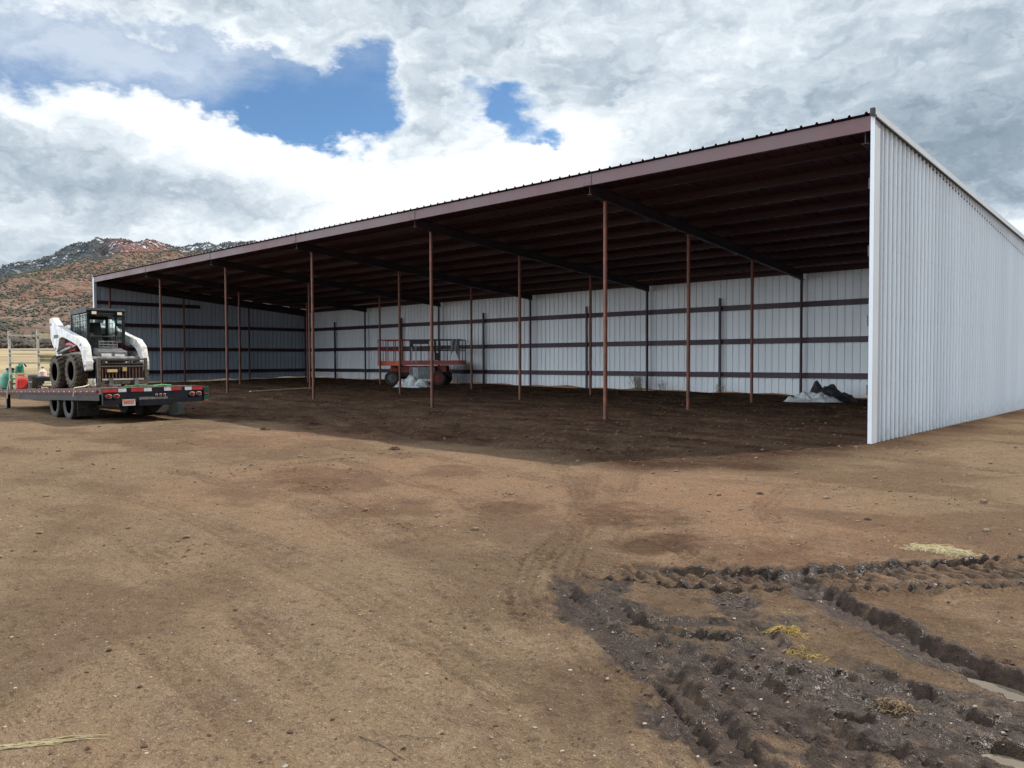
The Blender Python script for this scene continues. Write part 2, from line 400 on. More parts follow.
    for (cx, cy, r, a) in [(3.0, -10.7, 1.9, .45), (2.4, -11.6, 1.2, .5), (4.0, -9.6, 1.6, .35), (3.8, -11.3, 1.3, .5), (2.9, -12.9, .9, .45), (-.2, -10.2, .9, .35), (-6.5, -9.2, 1.6, .3), (-9.0, -8.6, 1.5, .3), (.45, -9.3, .9, .55), (-.6, -9.9, .7, .5), (-3.6, -10.3, 1.0, .45), (-3.0, -8.4, .9, .35), (1.3, -10.2, .7, .65), (2.2, -9.9, .8, .45), (-1.6, -10.8, .8, .4), (2.0, -11.2, .5, .5), (3.0, -9.0, .8, .25), (3.5, -10.6, .9, .35), (-13, -7.9, 2.2, .35), (-17.5, -7.7, 3, .4)]:
        g = (1 - sst(np.hypot(X - cx, Y - cy) + wob * r * 1.1 + fine * r * .5, r * .2, r * 1.05)) * a
        damp_shade = np.maximum(damp_shade, g)
    damp_shade = np.maximum(damp_shade, sc * .32); damp_shade = np.maximum(damp_shade, trk)
    rough_in = ins * ((fbm(X * 2.2, Y * 4.5, 3) - .5) * .10 + (fbm(X * 6, Y * 9, 2) - .5) * .05)
    h = h + rough_in * sst(-X, .5, 3) * (1 - sst(Y, 10.4, 11.6))
    # loose spoil banked against the foot of the back wall
    h = h + .10 * np.exp(-((Y - 11.3) / .5) ** 2) * sst(-X, 0, 2) * (fbm(X * 1.3, Y * 1.3, 3)) * sst(X, -40, -38)
    for k_ in range(1, 6):   # soil disturbed round each post foot
        for j_ in range(3):
            q_ = np.hypot(X + k_ * 6.6014, Y - j_ * 4.039); h = h + .05 * np.exp(-(q_ / .22) ** 2) * (.6 + .8 * fine)
    # keep it level under the walls and far off
    far = 1 - sst(np.hypot(X, Y), 55, 120)
    h = h * (.15 + .85 * (sst(np.abs(X), .05, .5) * 1.0 if True else 1)) * (far + .0) + (1 - far) * (fbm(X * .02, Y * .02, 3) - .5) * 1.2
    return h, wet, damp_shade
def gz(x, y):
    X = np.array([float(x)]); Y = np.array([float(y)])
    return float((ground_base(X, Y) + ground_detail(X, Y)[0])[0])

def seg(*parts):
    out = []
    for a, b, st in parts:
        n = max(1, int(round((b - a) / st))); out += list(a + (b - a) * np.arange(n) / n)
    out.append(parts[-1][1]); return np.array(out)
def geo(start, end, first, g=1.16):
    out = []; p = start; st = first; sgn = 1 if end > start else -1
    while abs(end - p) > st: p += sgn * st; out.append(p); st *= g
    out.append(end); return np.array(out)
def grid_mesh(name, xs, ys, Z, mat, attrs={}, smooth=True):
    nx, ny = len(xs), len(ys); XX, YY = np.meshgrid(xs, ys)
    co = np.stack([XX, YY, Z], -1).reshape(-1, 3).astype(np.float32)
    idx = np.arange(nx * ny).reshape(ny, nx)
    q = np.stack([idx[:-1, :-1], idx[:-1, 1:], idx[1:, 1:], idx[1:, :-1]], -1).reshape(-1, 4)
    me = bpy.data.meshes.new(name)
    me.vertices.add(len(co)); me.vertices.foreach_set('co', co.ravel())
    me.loops.add(q.size); me.loops.foreach_set('vertex_index', q.ravel().astype(np.int32))
    me.polygons.add(len(q)); me.polygons.foreach_set('loop_start', np.arange(0, q.size, 4, dtype=np.int32))
    me.polygons.foreach_set('loop_total', np.full(len(q), 4, dtype=np.int32))
    me.polygons.foreach_set('use_smooth', np.full(len(q), smooth))
    me.update(calc_edges=True)
    for k, a in attrs.items():
        at = me.attributes.new(k, 'FLOAT', 'POINT'); at.data.foreach_set('value', a.ravel().astype(np.float32))
    me.materials.append(mat)
    o = bpy.data.objects.new(name, me); COL.objects.link(o); return o

def ground_mat():
    mt, nt, b = new_mat('yard_dirt')
    P = nt.node('ShaderNodeNewGeometry').outputs['Position']
    def attr(n):
        a = nt.node('ShaderNodeAttribute'); a.attribute_name = n; return a.outputs['Fac']
    wet, damp_shade = attr('wet'), attr('damp_shade')
    n0 = nt.noise(P, .25, 4, .55); n1 = nt.noise(P, 1.3, 5, .6); n2 = nt.noise(P, 9, 5, .65); n3 = nt.noise(P, 55, 3, .7); n4 = nt.noise(P, 160, 2, .7)
    nm = nt.noise(nt.vm('ADD', P, (31, 7, 0)), 3.2, 6, .7); ng = nt.noise(P, 24, 4, .75)
    red = attr('redness')
    st = nt.noise(nt.vm('MULTIPLY', P, (1.0, 4.2, 1)), 2.4, 6, .7)      # grading streaks left by the blade
    dry = nt.mix(nt.m('ADD', nt.m('MULTIPLY', red, .8), nt.m('MULTIPLY', nt.m('SUBTRACT', n0, .5), 1.0), clamp=True), (0.205, 0.144, 0.090), (0.232, 0.134, 0.083))
    dry = nt.mix(nt.m('MULTIPLY', nt.smooth(n1, .42, .66), .6), dry, (0.166, 0.113, 0.077))
    dry = nt.mix(nt.m('MULTIPLY', nt.smooth(nm, .52, .68), .6), dry, (0.264, 0.188, 0.128))
    dry = nt.mix(nt.m('MULTIPLY', nt.smooth(st, .54, .72), .5), dry, (0.124, 0.081, 0.057))
    dry = nt.mix(nt.m('MULTIPLY', nt.smooth(st, .28, .44, 1, 0), .35), dry, (0.274, 0.211, 0.154))
    dry = nt.mix(nt.m('MULTIPLY', nt.smooth(n2, .5, .70), .50), dry, (0.116, 0.077, 0.055))
    dry = nt.mix(nt.m('MULTIPLY', nt.smooth(ng, .53, .64), .70), dry, (0.083, 0.055, 0.038))
    dry = nt.mix(nt.m('MULTIPLY', nt.smooth(n3, .53, .66), .60), dry, (0.335, 0.248, 0.172))
    dry = nt.mix(nt.m('MULTIPLY', nt.smooth(n4, .54, .62), .70), dry, (0.071, 0.047, 0.035))
    damp_shade_col = nt.mix(nt.smooth(n1, .35, .65), (.021, .0095, .0072), (.036, .0165, .0125))  # damp soil colour, deepened with painted shade
    damp_shade_col = nt.mix(nt.m('MULTIPLY', nt.smooth(n2, .5, .7), .5), damp_shade_col, (.014, .007, .005))
    damp_shade_col = nt.mix(nt.m('MULTIPLY', nt.smooth(ng, .54, .68), .4), damp_shade_col, (.085, .046, .034))
    c = nt.mix(nt.m('MULTIPLY', damp_shade, nt.smooth(n2, .2, .6, .75, 1.0)), dry, damp_shade_col)
    wetc = nt.mix(nt.smooth(n2, .35, .65), (.054, .032, .021), (.026, .015, .010))
    wetc = nt.mix(nt.m('MULTIPLY', nt.smooth(ng, .52, .66), .6), wetc, (.020, .013, .009))
    wf = nt.smooth(nt.m('ADD', wet, nt.m('MULTIPLY', nt.m('SUBTRACT', n2, .5), .7)), .12, .62)
    c = nt.mix(wf, c, wetc)
    # dry straw field far to the west
    px, py, pz = nt.sep(P)
    fld = nt.smooth(nt.m('ADD', px, nt.m('MULTIPLY', nt.m('SUBTRACT', n0, .5), 30)), -75, -48, 1, 0)
    fc = nt.mix(nt.smooth(nt.noise(nt.vm('MULTIPLY', P, (1, .35, 1)), .06, 4, .6), .38, .62), (.34, .27, .165), (.24, .185, .115))
    c = nt.mix(fld, c, fc)
    nt.put(b.inputs['Base Color'], c)
    wr = nt.smooth(nt.m('ADD', n2, nt.m('MULTIPLY', nt.m('SUBTRACT', n1, .5), .9)), .40, .66, .30, .80)
    nt.put(b.inputs['Roughness'], nt.m('ADD', nt.m('MULTIPLY', nt.m('SUBTRACT', 1.0, wf), .95), nt.m('MULTIPLY', wf, wr)))
    nt.put(b.inputs['Specular IOR Level'], nt.m('MULTIPLY', wf, .26))
    h = nt.m('ADD', nt.m('ADD', nt.m('ADD', nt.m('MULTIPLY', n2, .030), nt.m('MULTIPLY', st, .03)), nt.m('MULTIPLY', ng, .020)), nt.m('ADD', nt.m('MULTIPLY', n3, .018), nt.m('MULTIPLY', n4, .008)))
    nt.put(b.inputs['Normal'], nt.bump(h, 1.0, 1.0))
    return mt

xs = np.concatenate([geo(-45, -3600, .5, 1.15)[::-1], seg((-45, -12, .2), (-12, -3, .06), (-3, .8, .03), (.8, 4.9, .015), (4.9, 12, .1)), geo(12, 1500, .2, 1.2)])
ys = np.concatenate([geo(-15.6, -2500, .1, 1.2)[::-1], seg((-15.6, -14.2, .03), (-14.2, -8, .015), (-8, -4, .04), (-4, 13, .1)), geo(13, 2500, .2, 1.17)])
XX, YY = np.meshgrid(xs, ys)
hh, wet, damp_shade = ground_detail(XX, YY)
redn = np.zeros(XX.shape)
for cx, cy, r in [(-3, -9.5, 4.5), (0, -8, 4), (2, -9, 3), (-9, -7, 4)]: redn = np.maximum(redn, 1 - sst(np.hypot(XX - cx, YY - cy), r * .2, r))
g = grid_mesh('ground', xs, ys, ground_base(XX, YY) + hh, ground_mat(), {'wet': wet, 'damp_shade': damp_shade, 'redness': redn})
tag(g, kind='structure')

# puddles lying in the low spots
def puddle(cx, cy, rx, ry, mat, name, z=None):
    mb = MB(); n = 26
    z0 = float(ground_base(np.array([cx]), np.array([cy]))[0]) - .063 if z is None else z
    ring = []
    for j in range(n):
        t = 2 * PI * j / n; r = 1.25 + .18 * math.sin(3 * t + cx) + .12 * math.sin(7 * t)
        ring.append((cx + rx * r * math.cos(t), cy + ry * r * math.sin(t), z0))
    mb.add([(cx, cy, z0)] + ring, [(0, 1 + j, 1 + (j + 1) % n) for j in range(n)])
    return tag(mb.build(name, mat), kind='structure')
puddle(*PUD[0], M['puddle'], 'puddle')
puddle(*PUD[1], M['puddle_amber'], 'puddle')
puddle(*PUD[2], M['puddle'], 'puddle')

# ------------------------------------------------------------------ mountain
MA = math.radians(159.0)
mo = Matrix.Translation((5, -16, 0)) @ Matrix.Rotation(MA - PI / 2, 4, 'Z')   # local +y points to the mountain
def mountain_h(U, V):
    hf = np.interp(-U * -1, [-900, -450, -165, -105, -68, -17, 60, 200, 500, 1200], [40, 70, 104, 127, 140, 153, 160, 165, 150, 120])
    h2 = np.interp(U, [-1400, -600, -263, -150, -110, -70, 98, 232, 272, 420, 800, 1600], [80, 130, 186, 212, 232, 243, 252, 262, 256, 236, 200, 140])
    gul = fbm(U * .011 + 3, V * .004, 4); gul2 = 1 - np.abs(2 * fbm(U * .02 + 9, V * .008, 4) - 1)
    s1 = sst(V + (gul - .5) * 160, 470, 1330); s1 = .45 * s1 + .55 * np.clip((V - 470) / 830, 0, 1) ** 1.1
    s2 = sst(V + (gul - .5) * 220, 1330, 1900)
    z = 8.5 + (hf - 8.5) * s1 + (h2 - hf) * s2
    z = z + (gul2 - .6) * 26 * sst(V, 520, 1000) * (1 - .96 * sst(V, 1800, 1990)) + (fbm(U * .05, V * .05, 3) - .5) * 4 * sst(V, 500, 800)
    z = z - np.clip(V - 2050, 0, 2000) * .12
    return z - 14 * (1 - sst(V, 440, 520))
us = np.concatenate([geo(-420, -1800, 12, 1.2)[::-1], seg((-420, 420, 5)), geo(420, 2200, 12, 1.2)])
vs_ = np.concatenate([seg((440, 2060, 6)), geo(2060, 3000, 20, 1.3)])
UU, VV = np.meshgrid(us, vs_)
def mountain_mat():
    mt, nt, b = new_mat('red_scrub_mountain')
    P = nt.node('ShaderNodeTexCoord').outputs['Object']
    u, v, z = nt.sep(P)
    n1 = nt.noise(P, .012, 5, .6); n2 = nt.noise(P, .05, 6, .7); n3 = nt.noise(P, .14, 4, .7)
    low = nt.mix(nt.smooth(n2, .40, .62), (.180, .108, .082), (.225, .165, .130))
    low = nt.mix(nt.m('MULTIPLY', nt.smooth(n1, .45, .66), .7), low, (.190, .088, .068))
    low = nt.mix(nt.m('MULTIPLY', nt.smooth(n3, .46, .58), .85), low, (.066, .060, .047))
    low = nt.mix(nt.m('MULTIPLY', nt.smooth(z, 12, 40, 1, 0), .7), low, (.12, .095, .075))
    up = nt.mix(nt.smooth(n2, .42, .60), (.040, .054, .062), (.085, .080, .078))
    cl = nt.m('MULTIPLY', nt.smooth(nt.m('ABSOLUTE', nt.m('SUBTRACT', u, 25)), 20, 95, 1, 0), nt.smooth(nt.m('ADD', z, nt.m('MULTIPLY', nt.m('SUBTRACT', n2, .5), 70)), 255, 275, 1, 0))
    up = nt.mix(nt.m('MULTIPLY', cl, .85), up, nt.mix(nt.smooth(n3, .4, .6), (.16, .07, .058), (.21, .12, .10)))
    sn = nt.m('MULTIPLY', nt.smooth(nt.m('ADD', nt.noise(P, .07, 5, .75), nt.m('MULTIPLY', nt.m('SUBTRACT', n1, .5), .5)), .562, .60), nt.smooth(nt.m('ADD', z, nt.m('MULTIPLY', n1, 40)), 175, 215))
    up = nt.mix(nt.m('MULTIPLY', sn, .8), up, (.62, .66, .72))
    uf = nt.smooth(nt.m('ADD', v, nt.m('MULTIPLY', nt.m('SUBTRACT', n1, .5), 260)), 1300, 1430)
    c = nt.mix(uf, low, up)
    nt.put(b.inputs['Base Color'], c); b.inputs['Roughness'].default_value = 1; b.inputs['Specular IOR Level'].default_value = 0
    nt.put(b.inputs['Normal'], nt.bump(nt.noise(P, .09, 5, .7), 1.0, 6.0))
    return mt
mtn = grid_mesh('mountain', us, vs_, mountain_h(UU, VV), mountain_mat())
mtn.matrix_world = mo; tag(mtn, kind='structure')

def scatter_trees(name, n, urange, vrange, size, mat, seed, keep=None):
    r = np.random.default_rng(seed)
    U = r.uniform(*urange, n); V = r.uniform(*vrange, n)
    k = fbm(U * .02, V * .02, 3) > r.uniform(.25, .62, n); U, V = U[k], V[k]
    Z = mountain_h(U, V); S = r.uniform(size[0], size[1], len(U))
    base = np.array([(1, 0, 0), (.3, .9, .1), (-.8, .6, 0), (-.8, -.6, .1), (.3, -.95, 0), (.1, 0, .8), (0, 0, -.6)])
    V0 = base[None] * (S[:, None, None] * np.array([.62, .62, .75])) * r.uniform(.75, 1.25, (len(U), 7, 1)) + np.stack([U, V, Z + S * .35], -1)[:, None]
    f = np.array([(0, 1, 5), (1, 2, 5), (2, 3, 5), (3, 4, 5), (4, 0, 5), (1, 0, 6), (2, 1, 6), (3, 2, 6), (4, 3, 6), (0, 4, 6)])
    F = (f[None] + 7 * np.arange(len(U))[:, None, None]).reshape(-1, 3)
    me = bpy.data.meshes.new(name); me.from_pydata(V0.reshape(-1, 3).tolist(), [], F.tolist()); me.materials.append(mat)
    o = bpy.data.objects.new(name, me); COL.objects.link(o); o.matrix_world = mo
    return o
tag(scatter_trees('juniper_scrub', 42000, (-330, 330), (480, 1400), (.8, 2.3), M['juniper'], 3), 'dark green juniper scrub dotted over the red lower slope of the mountain', 'scrub', kind='stuff')
tag(scatter_trees('pine_scrub', 16000, (-420, 420), (1350, 2010), (1.3, 2.9), M['juniper_dark'], 5), 'dark blue green pines covering the upper snowy ridge of the mountain', 'trees', kind='stuff')
# bare thicket along the foot of the mountain
mb = MB(); r = random.Random(4)
for i in range(900):
    u = r.uniform(-260, 260); v = r.uniform(395, 440); s = r.uniform(2.0, 5.5)
    p = mo @ Vector((u, v, 0)); z = float((ground_base(np.array([p.x]), np.array([p.y])))[0])
    for k in range(5):
        cx, cy, cz = u + r.uniform(-s, s) * .5, v + r.uniform(-s, s) * .5, z + s * r.uniform(.2, .9); q = s * r.uniform(.22, .42)
        vv = [(cx + q * a, cy + q * b_, cz + q * c) for a, b_, c in [(1, 0, r.uniform(-.3, .3)), (0, 1, 0), (-1, .2, .1), (0, -1, 0), (.1, 0, 1.1), (0, 0, -1)]]
        mb.add(vv, [(0, 1, 4), (1, 2, 4), (2, 3, 4), (3, 0, 4), (1, 0, 5), (2, 1, 5), (3, 2, 5), (0, 3, 5)])
o = mb.build('bare_thicket', M['treeline']); o.matrix_world = mo
tag(o, 'low dark leafless thicket between the straw field and the mountain', 'thicket', kind='stuff')

# ------------------------------------------------------------------ the open front shed
LB, AB, OV, HE, PIT = 6.6014, 4.039, .7288, 6.1076, .090     # bay, row spacing, front overhang, eave height, roof fall per metre
XL, YB = -6 * LB - .12, 3 * AB + .16
def ztop(y): return HE - PIT * (y + OV)
def zwall(y): return HE - .055 * (y + OV)   # the near end wall is cut higher than the roof behind it
shed = empty('storage_shed', (-3 * LB, 0, 0))
tag(shed, 'long open front metal storage shed with white ribbed walls and rust red posts', 'shed')
SO = Vector((3 * LB, 0, 0))   # parts are modelled in world coordinates and shifted by this
def part(mb, name, mats, parent=shed, bevel=0.0, smooth=False):
    o = mb.build(name, mats, parent, bevel, smooth)
    if parent is shed: o.location = SO
    return o
RIB = .268
def ribbed(along, a0, a1, fixed, out, zlo, zhi, pitch=RIB, dep=.034, minor=True, rw=1.25):
    """vertical ribbed wall sheet. along 'x' or 'y'; out = +-1 direction the ribs stand proud; zlo/zhi functions of the running coordinate"""
    mb = MB(); prof = [(a0, 0)] if a0 < 0 and along == 'y' and out > 0 else []; a = a0 + (.17 if prof else 0)
    while a < a1 - 1e-6:
        prof += [(a, 0), (a + .012 * rw, dep), (a + .036 * rw, dep), (a + .050 * rw, 0)]
        if minor and False: prof += [(a + pitch * .5 - .012 + .02, 0), (a + pitch * .5 + .02, .012), (a + pitch * .5 + .012 + .02, 0)]
        a += pitch
    prof = [(min(p, a1), d) for p, d in prof if p <= a1 + .0] + [(a1, 0)]
    for t in range(2):   # two skins 3 mm apart: outside and inside faces of the sheet
        off = -out * .003 * t
        vs = []
        for p, d in prof:
            q = fixed + out * d + off
            for z in (zlo(p), zhi(p)): vs.append((p, q, z) if along == 'x' else (q, p, z))
        mb.add(vs, [(2 * i, 2 * i + 1, 2 * i + 3, 2 * i + 2) for i in range(len(prof) - 1)], t)
    return mb
gb = lambda x, y: float(ground_base(np.array([float(x)]), np.array([float(y)]))[0])
jag = lambda p: .02 * math.sin(p * 3.1) + .02 * math.sin(p * 1.3)
# right end wall
YR = 13.95   # the end wall and the roof run on past the back wall
wm_ = ribbed('y', -OV + .27, YR, 0.0, 1, lambda y: gb(.3, y) - .05 , lambda y: zwall(y) - .035, minor=False, dep=.044, rw=1.0)
for z in (1.1, 2.4, 3.7, 5.0):
    y = -OV + .40
    while y < YR:
        wm_.lathe([(0, .006), (.004, .006), (.006, .003)], 6, 'x', 2, (.002, y, z)); y += RIB
w = part(wm_, 'wall', [M['panel'], M['panel_in'], M['steel_grey']])
w['label'] = 'white ribbed end wall nearest the camera, in full daylight'
mb = MB(); zt = ztop(-OV)
mb.box(-.03, .045, -OV - .012, -OV, -.06, zt - .02); mb.box(.037, .047, -OV, -OV + .13, -.06, zt - .03); mb.box(.037, .042, -OV + .13, -OV + .30, -.06, zt - .035); mb.box(-.03, -.02, -OV, -OV + .06, -.06, zt - .03)
part(mb, 'corner_trim', M['trim'], w)
mb = MB(); mb.bar((.028, -OV - .04, zwall(-OV) + .02), (.028, YR + .05, zwall(YR) + .03), .075, .10); mb.bar((.070, -OV, zwall(-OV) - .045), (.070, YR + .05, zwall(YR) - .04), .012, .05)
part(mb, 'rake_trim', M['trim'], w)
mb = MB(); mb.bar((.062, -OV, zwall(-OV) - .085), (.062, YR, zwall(YR) - .08), .04, .03); mb.box(-.02, .06, -OV - .09, -OV - .045, zt - .06, zt + .085)
part(mb, 'rake_edge', M['black'], w)
mb = MB()
for z in (1.0, 2.3, 3.6, 4.85): mb.box(-.08, -.02, -OV + .05, YB - .06, z - .1, z + .1)
part(mb, 'girt', M['girt'], w)
# left end wall
wl = part(ribbed('y', -OV + .05, YB, XL, -1, lambda y: gb(XL + .3, y) + .06 + jag(y), lambda y: ztop(y) - .045, dep=.05), 'wall', [M['panel'], M['panel_shade']])
wl['label'] = 'white ribbed end wall at the far left, seen from inside in shade'
mb = MB(); zt = ztop(-OV)
mb.box(XL - .06, XL + .10, -OV - .012, -OV, .12, zt - .04); mb.box(XL + .085, XL + .10, -OV, -OV + .12, .12, zt - .05)
part(mb, 'corner_trim', M['trim'], wl)
mb = MB(); mb.bar((XL - .03, -OV - .04, ztop(-OV) + .01), (XL - .03, YB + .1, ztop(YB) + .02), .09, .09)
part(mb, 'rake_trim', M['trim'], wl)
for z, y1 in ((.2 + .77 + .0, YB - .06), (2.264, YB - .06), (3.5735, YB - .06), (4.7555, 5.1)):
    mb = MB(); z0 = z
    mb.box(XL + .02, XL + .03, -OV + .1, y1, z0 - .10, z0 + .10); mb.box(XL + .03, XL + .085, -OV + .1, y1, z0 + .09, z0 + .10); mb.box(XL + .03, XL + .085, -OV + .1, y1, z0 - .10, z0 - .09); mb.box(XL + .08, XL + .09, -OV + .1, y1, z0 - .085, z0 - .05)
    part(mb, 'girt', M['girt'], wl)
# back wall
wb = part(ribbed('x', XL, -.03, YB, 1, lambda x: gb(x, YB) + .055 + jag(x) * 1.3, lambda x: ztop(YB) - .075), 'wall', [M['panel'], M['panel_in']])
wb['label'] = 'long white ribbed back wall behind the posts'
for z in (.9715, 2.2644, 3.5735):
    mb = MB(); y0 = YB - .03
    mb.box(XL + .1, -.1, y0 - .01, y0, z - .10, z + .10); mb.box(XL + .1, -.1, y0 - .065, y0 - .01, z + .09, z + .10); mb.box(XL + .1, -.1, y0 - .065, y0 - .01, z - .10, z - .09); mb.box(XL + .1, -.1, y0 - .075, y0 - .065, z - .10, z - .06)
    part(mb, 'girt', M['girt'], wb)
for k in range(6):
    x = -(k + .5) * LB; mb = MB(); mb.box(x - .04, x + .04, YB - .19, YB - .11, .1, 3.98); part(mb, 'stud', M['girt'], wb)
mb = MB(); mb.box(XL, -.04, YB + .002, YB + .05, ztop(YB) - .30, ztop(YB) - .24); part(mb, 'eave_strip', M['trim'], wb)
mb = MB(); mb.bar((XL + .05, -OV + .1, ztop(-OV) - .125), (XL + .05, YB - .06, ztop(YB) - .125), .04, .17); part(mb, 'added_dark_infill', M['dark_beam'], wl)  # dark strip added to cover the bright wall top above the end rafter
# roof sheet, ribs running front to back
mb = MB(); prof = []; x = XL - .05
while x < .03:
    prof += [(x, 0), (x + .02, .036), (x + .05, .036), (x + .07, 0)]; x += .305
prof = [(min(p, .03), d) for p, d in prof] + [(.03, 0)]
for t in range(2):
    vs = []
    for p, d in prof:
        for y in (-OV - .07, 14.0): vs.append((p, y, ztop(y) + d - .004 * t))
    mb.add(vs, [(2 * i, 2 * i + 1, 2 * i + 3, 2 * i + 2) for i in range(len(prof) - 1)])
roof = part(mb, 'roof', M['roofing'])
npur = 10
for i in range(1, npur):
    y = -OV + (YB + OV) * i / npur; z = ztop(y) - .012
    mb = MB()
    mb.box(XL + .1, -.1, y - .006, y + .006, z - .20, z); mb.box(XL + .1, -.1, y + .006, y + .07, z - .010 - .004, z - .004); mb.box(XL + .1, -.1, y - .07, y - .006, z - .20, z - .19)
    part(mb, 'purlin', M['maroon'], roof)
mb = MB(); y = YB - .06; z = ztop(y) - .03; mb.box(XL + .1, -.1, y - .05, y, z - .22, z); part(mb, 'purlin', M['maroon'], roof)
# eave beam (front fascia) in bay lengths with splice plates
zt = ztop(-OV) - .03
mb = MB()
mb.box(XL + .1, -.02, -OV - .008, -OV, zt - .27, zt); mb.box(XL + .1, -.02, -OV, -OV + .08, zt - .012, zt); mb.box(XL + .1, -.02, -OV, -OV + .08, zt - .27, zt - .258)
eb = part(mb, 'eave_beam', M['fascia'])
for k in range(1, 6):
    mb = MB(); x = -k * LB; mb.box(x - .13, x + .13, -OV - .018, -OV - .008, zt - .26, zt - .012)
    for dx in (-.09, .09):
        for dz in (-.07, -.2): mb.lathe([(0, .0)] if False else [(0, .018), (.001, .018)], 6, 'x', 0, (x + dx, -OV - .03, zt + dz)) if False else mb.box(x + dx - .014, x + dx + .014, -OV - .026, -OV - .018, zt + dz - .014, zt + dz + .014)
    part(mb, 'splice_plate', M['fascia'], eb)
# rafters: I sections on every frame line
for k in range(0, 7):
    x = -k * LB if 0 < k < 6 else (-.16 if k == 0 else XL + .22)
    mb = MB(); y0, y1 = -OV + .085, YB - .12
    def zz(y): return ztop(y) - .215
    for (w_, za, zb_) in ((.012, -.27, -.01), (.14, -.01, 0), (.14, -.28, -.27)):
        vs = []
        for y in (y0, y1):
            for dx, dz in ((-w_ / 2, za), (w_ / 2, za), (w_ / 2, zb_), (-w_ / 2, zb_)): vs.append((x + dx, y, zz(y) + dz))
        mb.add(vs, [(0, 3, 2, 1), (4, 5, 6, 7), (0, 1, 5, 4), (1, 2, 6, 5), (2, 3, 7, 6), (3, 0, 4, 7)])
    part(mb, 'rafter', M['dark_beam'])
# posts
for k in range(0, 7):
    for j in range(4):
        x = -k * LB if 0 < k < 6 else (-.16 if k == 0 else XL + .22); y = j * AB - (.10 if j == 3 else 0)
        g0 = gb(x, y) - .15; ztp = ztop(y) - .497
        mb = MB(); r = .051 if j < 3 else .05
        mb.tube([(x, y, g0), (x, y, ztp - .012)], r, 14)
        po = part(mb, 'post', M['post'] if j < 3 else M['maroon'], smooth=True)
        mb = MB(); mb.box(x - .09, x + .09, y - .08, y + .08, ztp - .012, ztp - .002); part(mb, 'cap_plate', M['dark_beam'], po)

# ------------------------------------------------------------------ tyres
def tyre_wheel(parent, loc, R, W, side, lugs=False, rimmat=None, tmat=None, name='wheel', rimr=.58):
    """wheel > tyre, rim ; axis along local x, side = +-1 which face is outward"""
    we = empty(name, loc); we.parent = parent
    mb = MB()
    n = 40
    prof = [(-W / 2 + .02, R * rimr), (-W / 2, R * (rimr + .06)), (-W / 2, R * .86), (-W / 2 + .035, R * .965), (-W * .28, R), (W * .28, R), (W / 2 - .035, R * .965), (W / 2, R * .86), (W / 2, R * (rimr + .06)), (W / 2 - .02, R * rimr)]
    mb.lathe(prof, n, 'x')
    nl = 18 if lugs else 34
    for i in range(nl):
        a0 = 2 * PI * i / nl
        for sd in (-1, 1):
            a = a0 + (PI / nl if sd > 0 else 0); dep = .035 if lugs else .010
            sk = .16 if lugs else .04; wd = .07 if lugs else .06
            vs = []
            for (xx, da) in ((0.01 * sd, 0), (sd * W / 2 * .96, sk)):
                rr = R + dep if xx == 0.01 * sd else R * .97 + dep * .7
                for q, w_ in ((R * .93, wd * 1.3), (rr, wd)):
                    for s2 in (-1, 1):
                        t = a + da + s2 * w_ / 2 / R
                        vs.append((xx, q * math.cos(t), q * math.sin(t)))
            mb.add(vs, [(0, 1, 3, 2), (4, 6, 7, 5), (0, 4, 5, 1), (2, 3, 7, 6), (0, 2, 6, 4), (1, 5, 7, 3)])
    mb.build('tyre', tmat or M['rubber'], we, smooth=True)
    mb = MB(); s = side
    x = s * W / 2
    mb.lathe([(x - s * .02, R * rimr), (x - s * .035, R * (rimr - .06)), (x - s * .09, R * (rimr - .10)), (x - s * .08, R * .22), (x - s * .03, R * .20), (x - s * .02, R * .08), (x - s * .02, 0.0005)], 28, 'x')
    for i in range(8):
        t = 2 * PI * i / 8; mb.lathe([(x - s * .085, .014), (x - s * .055, .012)], 6, 'x', 0, (0, R * .32 * math.cos(t), R * .32 * math.sin(t)))
    mb.build('rim', rimmat or M['steel_grey'], we, smooth=True)
    return we

# ------------------------------------------------------------------ trailer (local x across, +y towards the nose, z up)
tilt = math.atan(.0267)
TR = empty('flatbed_trailer', (-14.93, -7.70, .04), (0, 0, 0))
TR.rotation_euler = (Matrix.Rotation(PI / 2, 3, 'Z') @ Matrix.Rotation(-tilt, 3, 'X')).to_euler()
tag(TR, 'long black gooseneck flatbed trailer with red and white tape, parked at the left', 'trailer')
HW = 1.245; TL = 9.6
